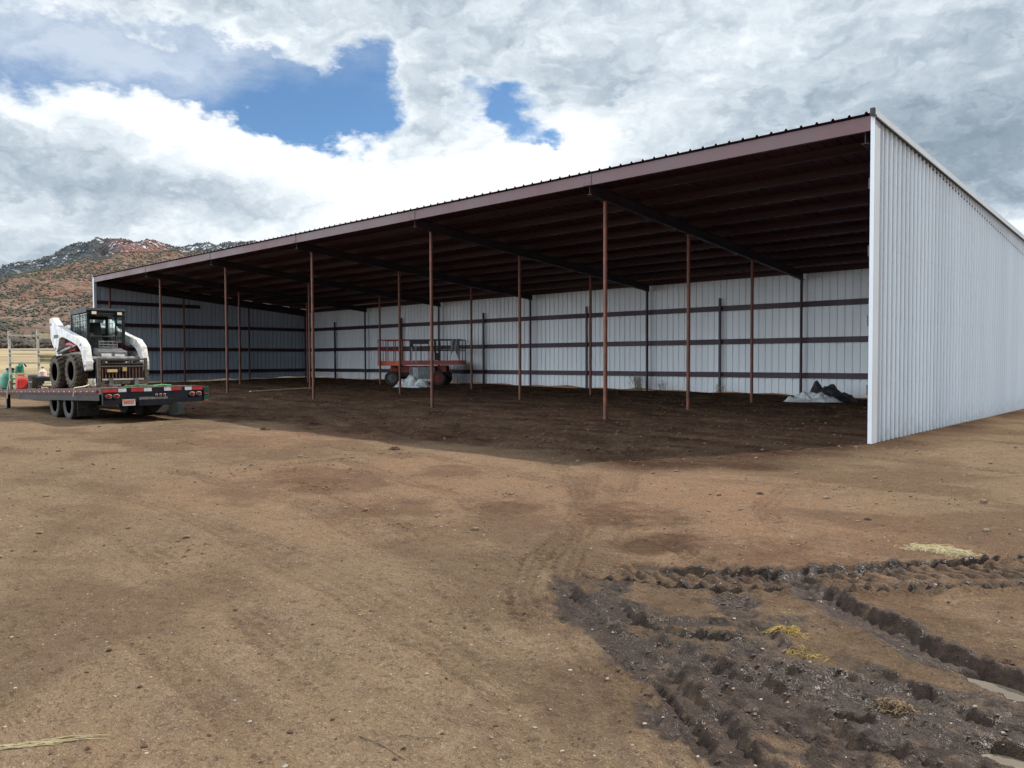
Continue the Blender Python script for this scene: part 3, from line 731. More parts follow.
# plank deck
mb = MB(); x = -HW + .08
while x < HW - .1:
    mb.box(x, x + .185, .10, TL, .865, .905 + random.uniform(-.003, .003)); x += .19
mb.build('deck', simple('weathered_deck_planks', (.33, .25, .18), .85, 0, .35, 3, (.16, .11, .08), .5), TR, .004)
fr = MB()
for sx in (-1, 1):
    fr.box(sx * .50 - .05, sx * .50 + .05, .35, TL, .56, .84)
y = .6
while y < TL: fr.box(-HW + .06, HW - .06, y - .03, y + .03, .80, .862); y += .6
fr.build('frame', M['black'], TR)
for sx in (-1, 1):
    s = MB(); x = sx * HW
    s.box(min(x, x - sx * .05), max(x, x - sx * .05), .09, TL, .75, .91)
    s.box(min(x + sx * .03, x + sx * .04), max(x + sx * .03, x + sx * .04), .3, TL - .1, .80, .87)
    rail = s.build('side_rail', M['rustbrown'], TR, .004)
    y = .5
    while y < TL - .2:
        s = MB(); s.box(min(x, x + sx * .045), max(x, x + sx * .045), y - .045, y + .045, .80, .87); s.build('stake_pocket', M['rustbrown'], rail)
        s = MB(); s.box(min(x + sx * .0452, x + sx * .05), max(x + sx * .0452, x + sx * .05), y - .04, y + .04, .815, .845); s.build('pocket_rim', M['pale_pocket'], rail); y += .42
    s = MB(); s.box(min(x - sx * .02, x - sx * .035), max(x - sx * .02, x - sx * .035), .3, 6.5, .60, .745); s.build('side_skirt', M['black'], TR)
# rear bumper
bp = MB(); bp.box(-HW, HW, 0, .09, .50, .905); bp.box(-.42, .42, -.03, 0, .44, .60)
bump = bp.build('rear_bumper', M['dark_blue'], TR, .006)
def rearstrip(x0, x1, z0, z1, mat, name, d=.006, par=bump):
    q = MB(); q.box(x0, x1, -d, -.0005, z0, z1); return q.build(name, mat, par)
for a, b_, c in ((0, .14, 'red'), (.14, .22, 'white_tape'), (.26, .385, 'red'), (.385, .465, 'white_tape'), (.585, .66, 'white_tape'), (.66, .77, 'red'), (.80, .875, 'white_tape'), (.875, 1.0, 'red')):
    rearstrip(-HW + 2 * HW * a + .005, -HW + 2 * HW * b_ - .005, .80, .885, M[c], 'reflective_tape')
def lamp(xc, zc, rx, rz):
    q = MB(); q.add([], [])
    n = 20; vs = [(xc + rx * math.cos(2 * PI * j / n), -.004, zc + rz * math.sin(2 * PI * j / n)) for j in range(n)] + [(xc + .8 * rx * math.cos(2 * PI * j / n), -.028, zc + .8 * rz * math.sin(2 * PI * j / n)) for j in range(n)]
    q.add(vs, [(j, (j + 1) % n, n + (j + 1) % n, n + j) for j in range(n)] + [tuple(range(n, 2 * n))])
    lm = q.build('tail_light', simple('red_lamp_lens', (.22, .012, .02), .15, 0, .1, 9), bump, smooth=True)
    ring = MB(); pts = [(xc + 1.12 * rx * math.cos(2 * PI * j / n), -.012, zc + 1.12 * rz * math.sin(2 * PI * j / n)) for j in range(n + 1)]
    ring.tube(pts, .006, 6); ring.build('lamp_ring', M['pale_pocket'], lm)
for xc in (-HW + .13, -HW + .31, HW - .31, HW - .13): lamp(xc, .70, .062, .042)
for xc in (-.08, .02, .12): lamp(xc + .1, .70, .028, .025)
q = MB(); q.box(-.80, -.50, -.010, -.002, .46, .615); pl = q.build('licence_plate', M['white_tape'], bump)
# reddish digits too small to read, kept as plain strokes
q = MB(); x = -.77
for wdt in (.035, .035, .035, .03, .035, .035):
    q.box(x, x + wdt * .75, -.014, -.010, .50, .575); x += .042
q.build('plate_characters', simple('dull_red_ink', (.45, .09, .06), .5), pl)
q = MB(); q.box(-.80, -.50, -.014, -.010, .585, .605); q.build('plate_band', simple('orange_ink', (.62, .22, .10), .5), pl)
q = MB(); q.box(-.40, .30, -.008, -.001, .52, .66); q.build('bumper_plate', M['steel_grey'], bump)
q = MB(); q.box(HW + .002, HW + .14, -.02, .12, .52, .88); q.box(HW + .02, HW + .12, -.03, -.02, .50, .53, 1); q.box(HW + .02, HW + .13, -.03, -.02, .68, .71, 1)
q.build('corner_bracket', [simple('dark_green_paint', (.012, .045, .026), .5), M['red']], TR, .005)
# running gear
for yy, zz_ in ((2.72, 0), (3.85, 0)):
    q = MB(); q.tube([(-.78, yy, .42 + .0267 * yy), (.78, yy, .42 + .0267 * yy)], .065, 10); q.build('axle', M['black'], TR)
    for sx in (-1, 1):
        for xo in (1.06, .76):
            tyre_wheel(TR, (sx * xo, yy, .405 + .0267 * yy), .405, .23, sx, rimmat=M['steel_grey'])
for sx in (-1, 1):
    q = MB(); q.box(min(sx * .66, sx * 1.17), max(sx * .66, sx * 1.17), 2.0, 2.012, .18, .74); q.build('mud_flap', M['rubber'], TR)
    q = MB(); q.bar((sx * .5, 2.3, .50), (sx * .5, 4.3, .55), .08, .07); q.build('leaf_spring', M['black'], TR)
# landing legs, toolbox and gooseneck at the front
for sx in (-1, 1):
    q = MB(); q.box(sx * .9 - .05, sx * .9 + .05, 9.3, 9.4, .30, .86); q.box(sx * .9 - .1, sx * .9 + .1, 9.25, 9.45, .27, .30); q.build('landing_leg', M['black'], TR)
q = MB(); q.prism([(TL, .55), (TL + .1, .9), (TL + .3, 1.35), (TL + 2.0, 1.45), (TL + 2.0, 1.25), (TL + .5, 1.12), (TL + .25, .55)], -.16, .16); q.box(-.05, .05, TL + 1.85, TL + 1.95, .75, 1.25); q.build('gooseneck', M['black'], TR, .01)
# stake rack across the deck behind the machine
RY = 7.9
rk = MB()
for i in range(4):
    x = -HW + .06 + i * .79; rk.box(x - .03, x + .03, RY - .03, RY + .03, .91, 2.78 if i % 3 else 2.72)
rack = rk.build('stake_rack', M['pale_steel'], TR, .004)
for zc, hgt, yo in ((2.58, .06, 0), (2.12, .05, 0), (2.00, .035, 0), (1.72, .05, 0), (1.36, .05, 0), (1.12, .05, 0)):
    q = MB(); q.box(-HW + .02, HW - .02, RY - .055, RY - .032, zc - hgt / 2, zc + hgt / 2); q.build('rail', M['pale_steel'], rack)
for z0, z1 in ((1.74, 1.97),):
    q = MB(); q.box(-HW + .86, HW - .3, RY + .035, RY + .05, z0, z1); q.build('board', M['lumber'], rack)
q = MB(); q.box(-HW + .86, HW - .3, RY + .035, RY + .05, 2.50, 2.66); q.build('board', M['lumber'], rack)
TRM = Matrix.Translation((-14.93, -7.70, .04)) @ TR.rotation_euler.to_matrix().to_4x4()
def on_trailer(x, y, z=.907): return TRM @ Vector((x, y, z))
TROT = TR.rotation_euler.copy()

# ------------------------------------------------------------------ skid steer (local: x across, -y = machine front)
SK = empty('skid_steer_loader', on_trailer(0, 3.83, .907), TROT); SK.scale = (1.08, 1.08, 1.08)
tag(SK, 'white skid steer loader with dark enclosed cab, standing on the trailer deck', 'loader')
TRK = .74; TW = .30; RT = .405
for sx in (-1, 1):
    for yy in (-.62, .62):
        tyre_wheel(SK, (sx * TRK, yy, RT + .03), RT, TW, sx, lugs=True, tmat=M['muddy_rubber'], rimmat=simple('dusty_dark_rim', (.075, .055, .055), .7, .2, .3, 8))
# lower chassis
q = MB(); q.prism([(-1.0, .26), (-1.0, .74), (-.62, .86), (1.0, .90), (1.22, .80), (1.22, .32), (1.05, .24)], -.56, .56)
q.build('chassis', M['black'], SK, .012)
q = MB(); q.prism([(-.98, .50), (-.98, .88), (-.92, .92), (1.0, .96), (1.0, .88), (-.85, .84), (-.85, .50)], -.575, -.562); q.prism([(-.98, .50), (-.98, .88), (-.92, .92), (1.0, .96), (1.0, .88), (-.85, .84), (-.85, .50)], .562, .575); q.build('fender_strip', M['steel_grey'], SK)
# engine cover and tail
q = MB(); q.prism([(.58, .94), (.58, 1.62), (.70, 1.68), (1.22, 1.66), (1.34, 1.52), (1.36, .52), (1.24, .50), (1.24, .94)], -.50, .50)
eng = q.build('engine_cover', M['white_paint'], SK, .02)
q = MB()
for i in range(7): q.box(-.36, .36, 1.355, 1.37, 1.0 + i * .07, 1.03 + i * .07)
q.build('grille', M['black'], eng)
q = MB(); q.tube([(.2, 1.0, 1.66), (.2, 1.0, 1.86), (.2, 1.08, 1.92)], .035, 10); q.build('exhaust_pipe', M['steel_grey'], SK, smooth=True)
# cab
cab = empty('cab'); cab.parent = SK
q = MB(); C0, C1, CW = -.60, .56, .46
q.prism([(C0 - .02, 1.93), (C0 - .04, 2.00), (C0 + .06, 2.055), (C1 - .05, 2.05), (C1 + .02, 2.00), (C1 + .02, 1.93)], -CW - .015, CW + .015)
q.build('cab_roof', M['black'], cab, .015)
q = MB()
for sx in (-1, 1):
    q.bar((sx * (CW - .03), C0 + .05, .95), (sx * (CW - .03), C0, 1.93), .06, .07)
    q.bar((sx * (CW - .03), C1, .92), (sx * (CW - .03), C1, 1.93), .06, .08)
    q.bar((sx * (CW - .02), C0 + .04, 1.14), (sx * (CW - .02), C1, 1.20), .04, .05)
    q.bar((sx * (CW - .02), -.05, 1.18), (sx * (CW - .02), -.05, 1.93), .03, .04)
q.bar((-CW, C0, 1.88), (CW, C0, 1.88), .06, .09); q.bar((-CW, C1, 1.88), (CW, C1, 1.88), .06, .09); q.bar((-CW, C1, 1.16), (CW, C1, 1.16), .05, .6)
q.build('cab_frame', M['black'], cab, .006)
for sx in (-1, 1):
    q = MB(); x = sx * (CW - .012); q.box(min(x, x + sx * .006), max(x, x + sx * .006), C0 + .06, C1 - .04, 1.22, 1.91); q.build('side_window', M['glass'], cab)
    g_ = MB(); x = sx * (CW + .004)
    for i in range(6): g_.box(x - .004, x + .004, C0 + .1 + i * .19, C0 + .112 + i * .19, 1.22, 1.9)
    for i in range(5): g_.box(x - .004, x + .004, C0 + .06, C1 - .04, 1.30 + i * .14, 1.312 + i * .14)
    g_.build('side_guard', M['black'], cab)
q = MB(); q.bar((0, C1 + .02, 1.66), (.0001, C1 + .02, 1.66), .01, .01); q.box(-CW + .06, CW - .06, C1 + .012, C1 + .018, 1.46, 1.86); q.build('rear_window', M['glass'], cab)
for sx in (-1, 1):
    q = MB(); q.box(sx * .31 - .07, sx * .31 + .07, C0 - .075, C0 - .03, 1.875, 1.965); l = q.build('work_light', M['black'], cab, .01)
    q = MB(); q.box(sx * .31 - .055, sx * .31 + .055, C0 - .082, C0 - .076, 1.885, 1.955); q.build('lens', simple('cloudy_lamp_lens', (.75, .66, .52), .3, 0, .1, 9), l)
q = MB(); q.box(-.26, .26, -.05, .42, .98, 1.10); q.prism([(.32, 1.10), (.45, 1.75), (.52, 1.75), (.44, 1.08)], -.24, .24); q.build('seat', M['seat'], cab, .03)
q = MB()
for sx in (-1, 1):
    q.tube([(sx * .30, -.12, 1.0), (sx * .30, -.25, 1.28), (sx * .26, -.27, 1.36)], .02, 8); q.box(sx * .26 - .04, sx * .26 + .04, -.31, -.23, 1.34, 1.42)
    q.tube([(sx * .36, -.3, 1.34), (sx * .36, -.3, 1.02)], .018, 8)
q.tube([(-.36, -.3, 1.34), (.36, -.3, 1.34)], .018, 8); q.build('control_lever', M['steel_grey'], cab)
# front step and white hydraulic parts low at the front
q = MB(); q.prism([(-1.04, .72), (-1.04, .92), (-.62, 1.02), (-.62, .86)], -.34, .34); q.build('front_step', M['steel_grey'], SK, .01)
q = MB(); q.box(-.30, -.06, -1.07, -1.045, .76, .86); q.box(.02, .26, -1.07, -1.045, .74, .84); q.build('step_plate', M['white_paint'], SK, .006)
q = MB()
for z in (.97, 1.04, 1.11, 1.18): q.tube([(-.22, -.70, z), (.22, -.70, z)], .010, 6)
for x in (-.22, -.11, 0, .11, .22): q.tube([(x, -.70, .93), (x, -.70, 1.22)], .010, 6)
q.build('footwell_guard', M['steel_grey'], SK)
q = MB()
for sx in (-1, 1): q.tube([(sx * .34, -1.0, .62), (sx * .40, -1.2, .74), (sx * .30, -1.38, .56)], .016, 7); q.tube([(sx * .26, -1.0, .58), (sx * .30, -1.24, .66), (sx * .18, -1.40, .50)], .014, 7)
q.build('hydraulic_hose', M['black'], SK, smooth=True)
q = MB(); q.tube([(-.25, -1.02, .78), (-.25, -1.36, .44)], .045, 10); q.tube([(.25, -1.02, .78), (.25, -1.36, .44)], .045, 10); q.build('tilt_cylinder', M['pale_pocket'], SK, smooth=True)
# lift arms
def arm(sx):
    prof = [(1.32, 1.86), (1.10, 1.90), (.62, 1.62), (-.55, 1.33), (-.95, 1.24), (-1.24, 1.04), (-1.36, .66), (-1.36, .44), (-1.22, .42), (-1.15, .60), (-1.02, .90), (-.80, 1.06),
            (-.40, 1.17), (-.05, 1.26), (.36, 1.34), (.58, 1.30), (.68, 1.06), (.84, .96), (.95, 1.05), (1.05, 1.10), (1.24, 1.3)]
    q = MB(); x0, x1 = sorted((sx * .60, sx * .76)); q.prism(prof, x0, x1)
    a = q.build('lift_arm', M['white_paint'], SK, .012)
    q = MB()
    for (y, z, r) in ((1.2, 1.72, .04), (-1.0, 1.08, .035), (-1.28, .55, .04), (.86, 1.06, .03)):
        x = sx * .76; q.lathe([(x, r), (x + sx * .012, r), (x + sx * .016, r * .6)], 14, 'x', 0, (0, y, z))
    q.build('pivot_pin', M['steel_grey'], a)
    x = sx * .762
    q = MB(); q.box(min(x, x + sx * .003), max(x, x + sx * .003), .62, .98, 1.33, 1.42); q.build('decal', simple('dark_decal', (.05, .05, .05), .5), a)
    # rear upright
    q = MB(); q.prism([(1.36, .62), (1.40, 1.2), (1.34, 1.80), (1.22, 1.80), (1.10, 1.30), (.92, .92), (.86, .62)], *sorted((sx * .50, sx * .597)))
    q.build('tower', M['white_paint'], SK, .012)
    q = MB(); q.tube([(sx * .66, .95, .95), (sx * .66, -.1, 1.05)], .05, 12); q.tube([(sx * .66, -.1, 1.05), (sx * .66, -.85, 1.16)], .026, 10); q.build('lift_cylinder', M['steel_grey'], SK, smooth=True)
    q = MB(); q.tube([(sx * .60, .52, 1.06), (sx * .64, .3, 1.14), (sx * .64, -.02, 1.13), (sx * .60, -.3, 1.05)], .055, 10); q.tube([(sx * .6, .5, .96), (sx * .66, .2, 1.02), (sx * .6, -.2, .98)], .04, 8)
    q.build('hydraulic_hose', M['inner_hatch'], SK, smooth=True)
    q = MB(); q.tube([(sx * .66, -.95, .98), (sx * .60, -1.30, .62)], .045, 12); q.build('tilt_cylinder', M['white_paint'], SK, smooth=True)
arm(-1); arm(1)
q = MB(); q.tube([(-.62, 1.28, 1.62), (.62, 1.28, 1.62)], .06, 12); q.build('cross_tube', M['white_paint'], SK)
q = MB(); q.tube([(-.62, -1.16, .72), (.62, -1.16, .72)], .07, 12); q.build('cross_tube', M['steel_grey'], SK)
# quick attach plate and fork carriage
q = MB(); q.prism([(-1.36, .12), (-1.42, .12), (-1.50, .60), (-1.42, .62)], -.56, .56); q.build('attach_plate', M['black'], SK, .01)
fk = MB()
F0 = -1.62
for z, h in ((.70, .045), (.52, .03), (.12, .08)): fk.box(-.59, .59, F0 - .03, F0 + .03, z - h / 2, z + h / 2)
for x in (-.56, .56): fk.box(x - .035, x + .035, F0 - .034, F0 + .034, .06, .735)
frk = fk.build('fork_carriage', simple('worn_dark_steel', (.035, .034, .034), .6, .1, .35, 6, (.13, .09, .06), .5), SK, .006)
q = MB()
for i in range(13): x = -.48 + i * .08; q.box(x - .012, x + .012, F0 - .012, F0 + .012, .17, .55)
q.build('carriage_bars', M['rustbrown'], frk)
for x in (-.30, .30):
    q = MB(); q.box(x - .05, x + .05, F0 - .08, F0 - .04, .055, .22); q.box(x - .05, x + .05, F0 - .55, F0 - .08, .035, .07); q.build('fork_tine', M['steel_grey'], frk, .006)
q = MB(); q.box(-.38, -.14, F0 - .045, F0 - .035, .38, .45); q.box(-.02, .08, F0 - .05, F0 - .035, .40, .50); q.build('carriage_latch', M['brass'], frk)
q = MB(); q.box(-.50, .50, F0 - .04, F0 - .032, .18, .22); q.build('lower_rail', M['pale_steel'], frk)
# strap hanging over the deck edge and chains
q = MB()
pts = [on_trailer(-.62, 2.25, 1.05), on_trailer(-1.0, 2.05, .95), on_trailer(-1.27, 1.9, .925), on_trailer(-1.30, 1.9, .70)]
q.tube(pts, .014, 6)
tag(q.build('tie_down_rope', M['rope']), 'pale rope tied from the loader over the trailer edge', 'rope')
q = MB()
pts = [on_trailer(-HW + .05, RY - .1, 1.2), on_trailer(-HW - .02, RY - .15, 1.14), on_trailer(-HW - .06, RY - .15, .92), on_trailer(-HW - .07, RY - .12, .62)]
q.tube(pts, .02, 6); tag(q.build('hanging_rope', M['rope']), 'white rope hanging from the rack at the front of the trailer', 'rope')
q = MB()
for a_, b_ in (((-.3, 1.2), (.3, .9)), ((.3, .9), (.95, 1.3))):
    pa = on_trailer(a_[0], a_[1], .93); pb = on_trailer(b_[0], b_[1], .93); q.tube([pa, (pa + pb) / 2 + Vector((0, 0, .02)), pb], .022, 6)
tag(q.build('ratchet_strap', M['green_ratchet']), 'green strap lying loose on the deck below the loader forks', 'strap')
def on_t_obj(name, x, y, label, cat, z=.907):
    return tag(empty(name, on_trailer(x, y, z), TROT), label, cat)
# load at the front of the deck
e = on_t_obj('lumber_stack', -.10, 6.0, 'pale yellow boards stacked on the trailer behind the loader wheels', 'lumber')
for i in range(3):
    q = MB(); q.box(-.5 + i * .02, .15 + i * .02, -1.0, 1.0 - i * .1, .002 + i * .075, .070 + i * .075); q.build('board', M['lumber'], e, .003)
e = on_t_obj('timber_offcuts', -.75, 5.2, 'dark reddish timber offcuts lying flat on the trailer deck', 'timber')
for i in range(4):
    q = MB(); mt_ = Matrix.Rotation(.25 * i - .3, 4, 'Z'); q.box(-.05, .05, -.6, .6, .002 + i * .022, .022 + i * .022, 0, mt_); q.build('plank', M['rustbrown'], e, .003)
e = on_t_obj('fuel_can', -1.02, 7.35, 'red plastic fuel can on the trailer beside the black box', 'fuel can')
q = MB(); q.box(-.15, .15, -.11, .11, 0, .30); q.prism([(-.11, .30), (-.05, .36), (.05, .36), (.11, .30)], -.13, .13); q.build('can_body', M['gas_red'], e, .03)
q = MB(); q.tube([(-.09, 0, .36), (-.09, 0, .42), (.06, 0, .42), (.06, 0, .36)], .018, 8); q.build('handle', M['gas_red'], e)
q = MB(); q.tube([(.11, 0, .35), (.15, 0, .47)], .022, 8); q.build('spout', M['brass'], e)
e = on_t_obj('tool_box', -.42, 7.25, 'black tool box under the stake rack on the trailer', 'tool box')
q = MB(); q.box(-.30, .30, -.22, .22, 0, .30); q.build('box_body', M['black'], e, .015)
q = MB(); q.prism([(-.23, .303), (-.21, .36), (.21, .36), (.23, .303)], -.31, .31); q.build('lid', M['dark_blue'], e, .01)
e = on_t_obj('plastic_jug', -.48, 7.22, 'pale pinkish plastic jug standing on the black tool box', 'jug', .907 + .362)
q = MB(); q.lathe([(0, .10), (.02, .115), (.16, .115), (.22, .06), (.24, .035), (.28, .035)], 18, 'z'); q.build('jug_body', M['glove_pink'], e, smooth=True)
q = MB(); q.lathe([(.282, .04), (.31, .04)], 14, 'z'); q.build('cap', M['black'], e)
e = on_t_obj('green_sprayer', -1.02, 8.55, 'green plastic sprayer tank at the far front of the trailer', 'sprayer')
q = MB(); q.lathe([(0, .22), (.04, .27), (.34, .30), (.50, .22), (.56, .10), (.60, .10)], 22, 'z'); q.build('tank', M['teal'], e, smooth=True)
q = MB(); q.lathe([(.602, .12), (.66, .12), (.68, .08)], 18, 'z'); q.build('lid', M['black'], e, smooth=True)
q = MB(); q.tube([(.12, -.1, .55), (.25, -.15, .80), (.33, -.2, .82), (.4, -.2, .70)], .022, 8); q.build('hose', M['black'], e)
e = on_t_obj('green_watering_can', -1.0, 7.62, 'small green watering can hung at the first post of the rack', 'watering can', .907 + .50)
q = MB(); q.lathe([(0, .11), (.02, .12), (.20, .11), (.22, .08)], 18, 'z'); q.build('can_body', M['teal'], e, smooth=True)
q = MB(); q.tube([(0, -.1, .05), (0, -.22, .18), (0, -.28, .26)], .018, 8, 0, .03); q.build('spout', M['teal'], e)
q = MB(); q.tube([(0, .09, .22), (0, .02, .32), (0, -.08, .22)], .012, 8); q.build('handle', M['teal'], e)
# crate that holds the watering can up
e = on_t_obj('wooden_crate', -.98, 7.66, 'slatted wooden crate under the green watering can', 'crate')
q = MB()
for z in (.04, .19, .34):
    for s in (-1, 1): q.box(-.16, .16, s * .16 - .008, s * .16 + .008, z, z + .10); q.box(s * .16 - .008, s * .16 + .008, -.15, .15, z, z + .10)
q.box(-.168, .168, -.168, .168, .452, .498); q.box(-.15, .15, -.15, .15, 0, .035); q.build('crate_slats', M['lumber'], e, .003)
# loose dirt and debris on the deck
q = MB(); r = random.Random(9)
for i in range(260):
    x = r.uniform(-1.15, 1.15); y = r.choice((r.uniform(.15, 2.0), r.uniform(4.6, 7))); s = r.uniform(.012, .05); z = .908
    c = [(x + s * math.cos(a) * r.uniform(.7, 1.2), y + s * math.sin(a) * r.uniform(.7, 1.2), z) for a in (0, 1.2, 2.5, 3.8, 5)]
    q.add([TRM @ Vector(v) for v in c + [(x, y, z + s * .7)]], [(i_, (i_ + 1) % 5, 5) for i_ in range(5)])
tag(q.build('deck_dirt', M['clod']), 'loose clods and trash scattered on the trailer deck', 'dirt', kind='stuff')
# concrete block by the trailer's right rear
bz = gz(-15.3, -6.55)
e = tag(empty('concrete_block', (-17.3, -6.15, gz(-17.3, -6.15) - .01), (0, 0, .4)), 'pale grey hollow concrete block under the right rear of the trailer', 'block')
q = MB(); q.box(-.17, .17, -.12, .12, 0, .05)
for z0, z1 in ((.05, .42),):
    q.box(-.17, -.12, -.12, .12, z0, z1); q.box(.12, .17, -.12, .12, z0, z1); q.box(-.12, .12, -.12, -.08, z0, z1); q.box(-.12, .12, .08, .12, z0, z1); q.box(-.02, .02, -.08, .08, z0, z1)
q.build('block_shell', M['concrete'], e, .006)

# ------------------------------------------------------------------ scissor lift at the back wall
hd = math.atan2(2.6, 3.6)
SL = empty('scissor_lift', (-25.55, 9.95, gb(-25.5, 9.9) + .0), (0, 0, hd))
tag(SL, 'orange and dark red rough terrain scissor lift parked by the back wall', 'scissor lift')
for sx in (-1.25, 1.15):
    for sy in (-1, 1):
        we = tyre_wheel(SL, (sx, sy * .78, .34), .34, .26, sy, lugs=True, rimmat=M['red_paint'] if sx > 0 else M['steel_grey'], rimr=.62)
        we.rotation_euler = (0, 0, PI / 2); 
        # outward face: after the turn local +x points to +y
q = MB(); q.box(-1.5, 1.6, -.42, .42, .38, .62); q.build('chassis', M['black'], SL, .01)
q = MB(); q.box(-.35, .95, -.80, -.44, .30, .92); q.build('engine_box', M['grey_box'], SL, .02)
q = MB(); q.box(-.35, .95, .44, .80, .30, .92); q.build('hydraulic_box', M['grey_box'], SL, .02)
q = MB(); q.box(-1.62, -1.44, -.7, .7, .22, .55); q.build('front_bumper', M['steel_grey'], SL, .01)
q = MB(); q.box(-.16, .10, -.806, -.802, .40, .88); q.build('access_door', M['plastic'], SL)
q = MB()
for i in range(5):
    z = .66 + i * .065
    for sy in (-.34, .34):
        q.bar((-1.45, sy, z), (1.45, sy, z + .04), .05, .045); q.bar((-1.45, sy + .05, z + .04), (1.45, sy + .05, z), .04, .045)
q.build('scissor_arms', M['red_paint'], SL)
q = MB(); q.box(-1.5, -1.2, -.3, .3, .64, .84); q.tube([(-1.2, -.5, .7), (-1.0, -.6, .85), (-1.2, -.6, .95)], .05, 8); q.build('motor_cover', M['red_paint'], SL, .02)
pf = MB(); pf.box(-1.95, 1.35, -.85, .85, 1.02, 1.14); pf.build('platform', M['red_paint'], SL, .01)
q = MB(); q.box(-1.97, -.75, -.875, -.855, .98, 1.22); q.box(-1.975, -1.955, -.85, .85, .98, 1.22); q.build('orange_toe_board', M['orange'], SL, .006)
q = MB(); q.box(-.74, 2.25, -.865, -.852, 1.05, 1.24); q.box(-.74, 2.25, .852, .865, 1.05, 1.24); q.box(1.35, 2.27, -.85, .85, 1.03, 1.07); q.build('extension_deck', M['red_paint'], SL, .005)
def rails(name, x0, x1, mat, ztop_=2.28, posts=3, sy=(-.86, .86), ends=()):
    q = MB()
    for s in sy:
        for z in (ztop_, 1.75): q.tube([(x0, s, z), (x1, s, z)], .022, 8)
        for i in range(posts):
            x = x0 + (x1 - x0) * i / (posts - 1); q.tube([(x, s, 1.14), (x, s, ztop_)], .024, 8)
    for x in ends:
        for z in (ztop_, 1.75): q.tube([(x, -.86, z), (x, .86, z)], .022, 8)
        q.tube([(x, 0, 1.14), (x, 0, ztop_)], .02, 8)
    return q.build(name, mat, SL)
rails('guard_rail', -1.93, -.72, M['red_paint'], posts=4, ends=(-1.93,))
rails('guard_rail', -.70, 2.22, M['dark_beam'], posts=4, ends=(2.22,))
q = MB(); q.box(-.15, .70, -.90, -.84, 2.06, 2.27); q.box(-.30, -.12, -.92, -.80, 1.90, 2.29); q.build('control_box', M['dark_beam'], SL, .01)
q = MB(); q.tube([(-.2, -.86, 1.14), (-.2, -.86, 1.9)], .03, 8); q.tube([(.02, -.86, 1.14), (.02, -.86, 2.05)], .025, 8); q.build('control_post', M['plastic'], SL)
q = MB(); q.box(.95, 1.12, -.82, -.62, 1.25, 1.62); q.box(.93, 1.03, -.80, -.7, 1.62, 2.25); q.build('gate_latch', M['black'], SL, .01)
q = MB(); q.box(-1.75, -1.35, -.88, -.872, 1.6, 2.2); 
e = tag(empty('cloth_rag', (0, 0, 0)), 'grey rag hung on the right end of the lift guard rail', 'rag')
e.location = Matrix.Translation((-25.55, 9.95, gb(-25.5, 9.9))) @ Matrix.Rotation(hd, 4, 'Z') @ Vector((2.02, -.90, 1.86)); e.rotation_euler = (0, 0, hd)
q = MB(); pr = []
for i in range(9):
    for j in range(7):
        x = -.20 + i * .05; z = .44 - j * .075 - abs(i - 3) * .02 * j; pr.append((x, .03 * math.sin(i * 1.7 + j * .6), z))
q.add(pr, [(i * 7 + j, (i + 1) * 7 + j, (i + 1) * 7 + j + 1, i * 7 + j + 1) for i in range(8) for j in range(6)])
o = q.build('rag_cloth', M['grey_box'], e); md = o.modifiers.new('thick', 'SOLIDIFY'); md.thickness = .012

# ------------------------------------------------------------------ heaps of sheeting
def heap(name, c, rx, ry, hgt, mat, seed, rot=0.0, parent=None, lobes=5, n=64, spots=None):
    """crumpled sheet draped in folds over a heap, closed down to the ground"""
    r = np.random.default_rng(seed)
    a = np.linspace(-1.0, 1.0, n); X, Y = np.meshgrid(a, a)
    rad = np.hypot(X, Y); ang = np.arctan2(Y, X)
    edge = .80 + .10 * np.sin(3 * ang + seed) + .07 * np.sin(5 * ang + 2 * seed) + .05 * np.sin(9 * ang)
    H = np.zeros(X.shape)
    for i in range(lobes):
        cx, cy = r.uniform(-.5, .5), r.uniform(-.35, .35); s = r.uniform(.22, .42); H = np.maximum(H, r.uniform(.55, 1.0) * np.exp(-((X - cx) ** 2 + (Y - cy) ** 2) / s ** 2))
    if spots:
        H = H * 0
        for (cx, cy, s, hh_) in spots: H = np.maximum(H, hh_ * np.exp(-((X - cx) ** 2 + (Y - cy) ** 2) / s ** 2))
    fold = 1 - np.abs(2 * fbm(X * 2.6 + seed, Y * 4.2, 4) - 1)
    cr = np.zeros(X.shape)
    for i in range(7):
        th = r.uniform(0, PI); fq = r.uniform(1.6, 4.2); tt = (X * math.cos(th) + Y * math.sin(th)) * fq + 1.6 * fbm(X * 1.8 + i * 3, Y * 1.8 + seed, 2) + r.random()
        cr = cr + (np.abs((tt % 1) - .5) * 2 - .5) * (1.0 / fq)
    crease = 1 - np.abs(2 * fbm(X * 5 + Y * 2 + seed, Y * 6 - X * 2, 3) - 1)
    H = H * (.74 + .12 * fold + .10 * crease + .48 * cr) + .08 * fbm(X * 9 + seed, Y * 9, 3)
    H = H * (1 - sst(rad, edge * .75, edge * 1.02))
    keep = rad < edge * 1.06
    Z = H * hgt - .02
    idx = -np.ones(X.shape, int); vs = []; fs = []
    for i in range(n):
        for j in range(n):
            if keep[i, j]: idx[i, j] = len(vs); vs.append((X[i, j] * rx, Y[i, j] * ry, Z[i, j]))
    for i in range(n - 1):
        for j in range(n - 1):
            q4 = (idx[i, j], idx[i, j + 1], idx[i + 1, j + 1], idx[i + 1, j])
            if min(q4) >= 0: fs.append(q4)
    q = MB(); q.add(vs, fs); o = q.build(name, mat, parent)
    for p in o.data.polygons: p.use_smooth = True
    o.location = c; o.rotation_euler = (0, 0, rot); return o
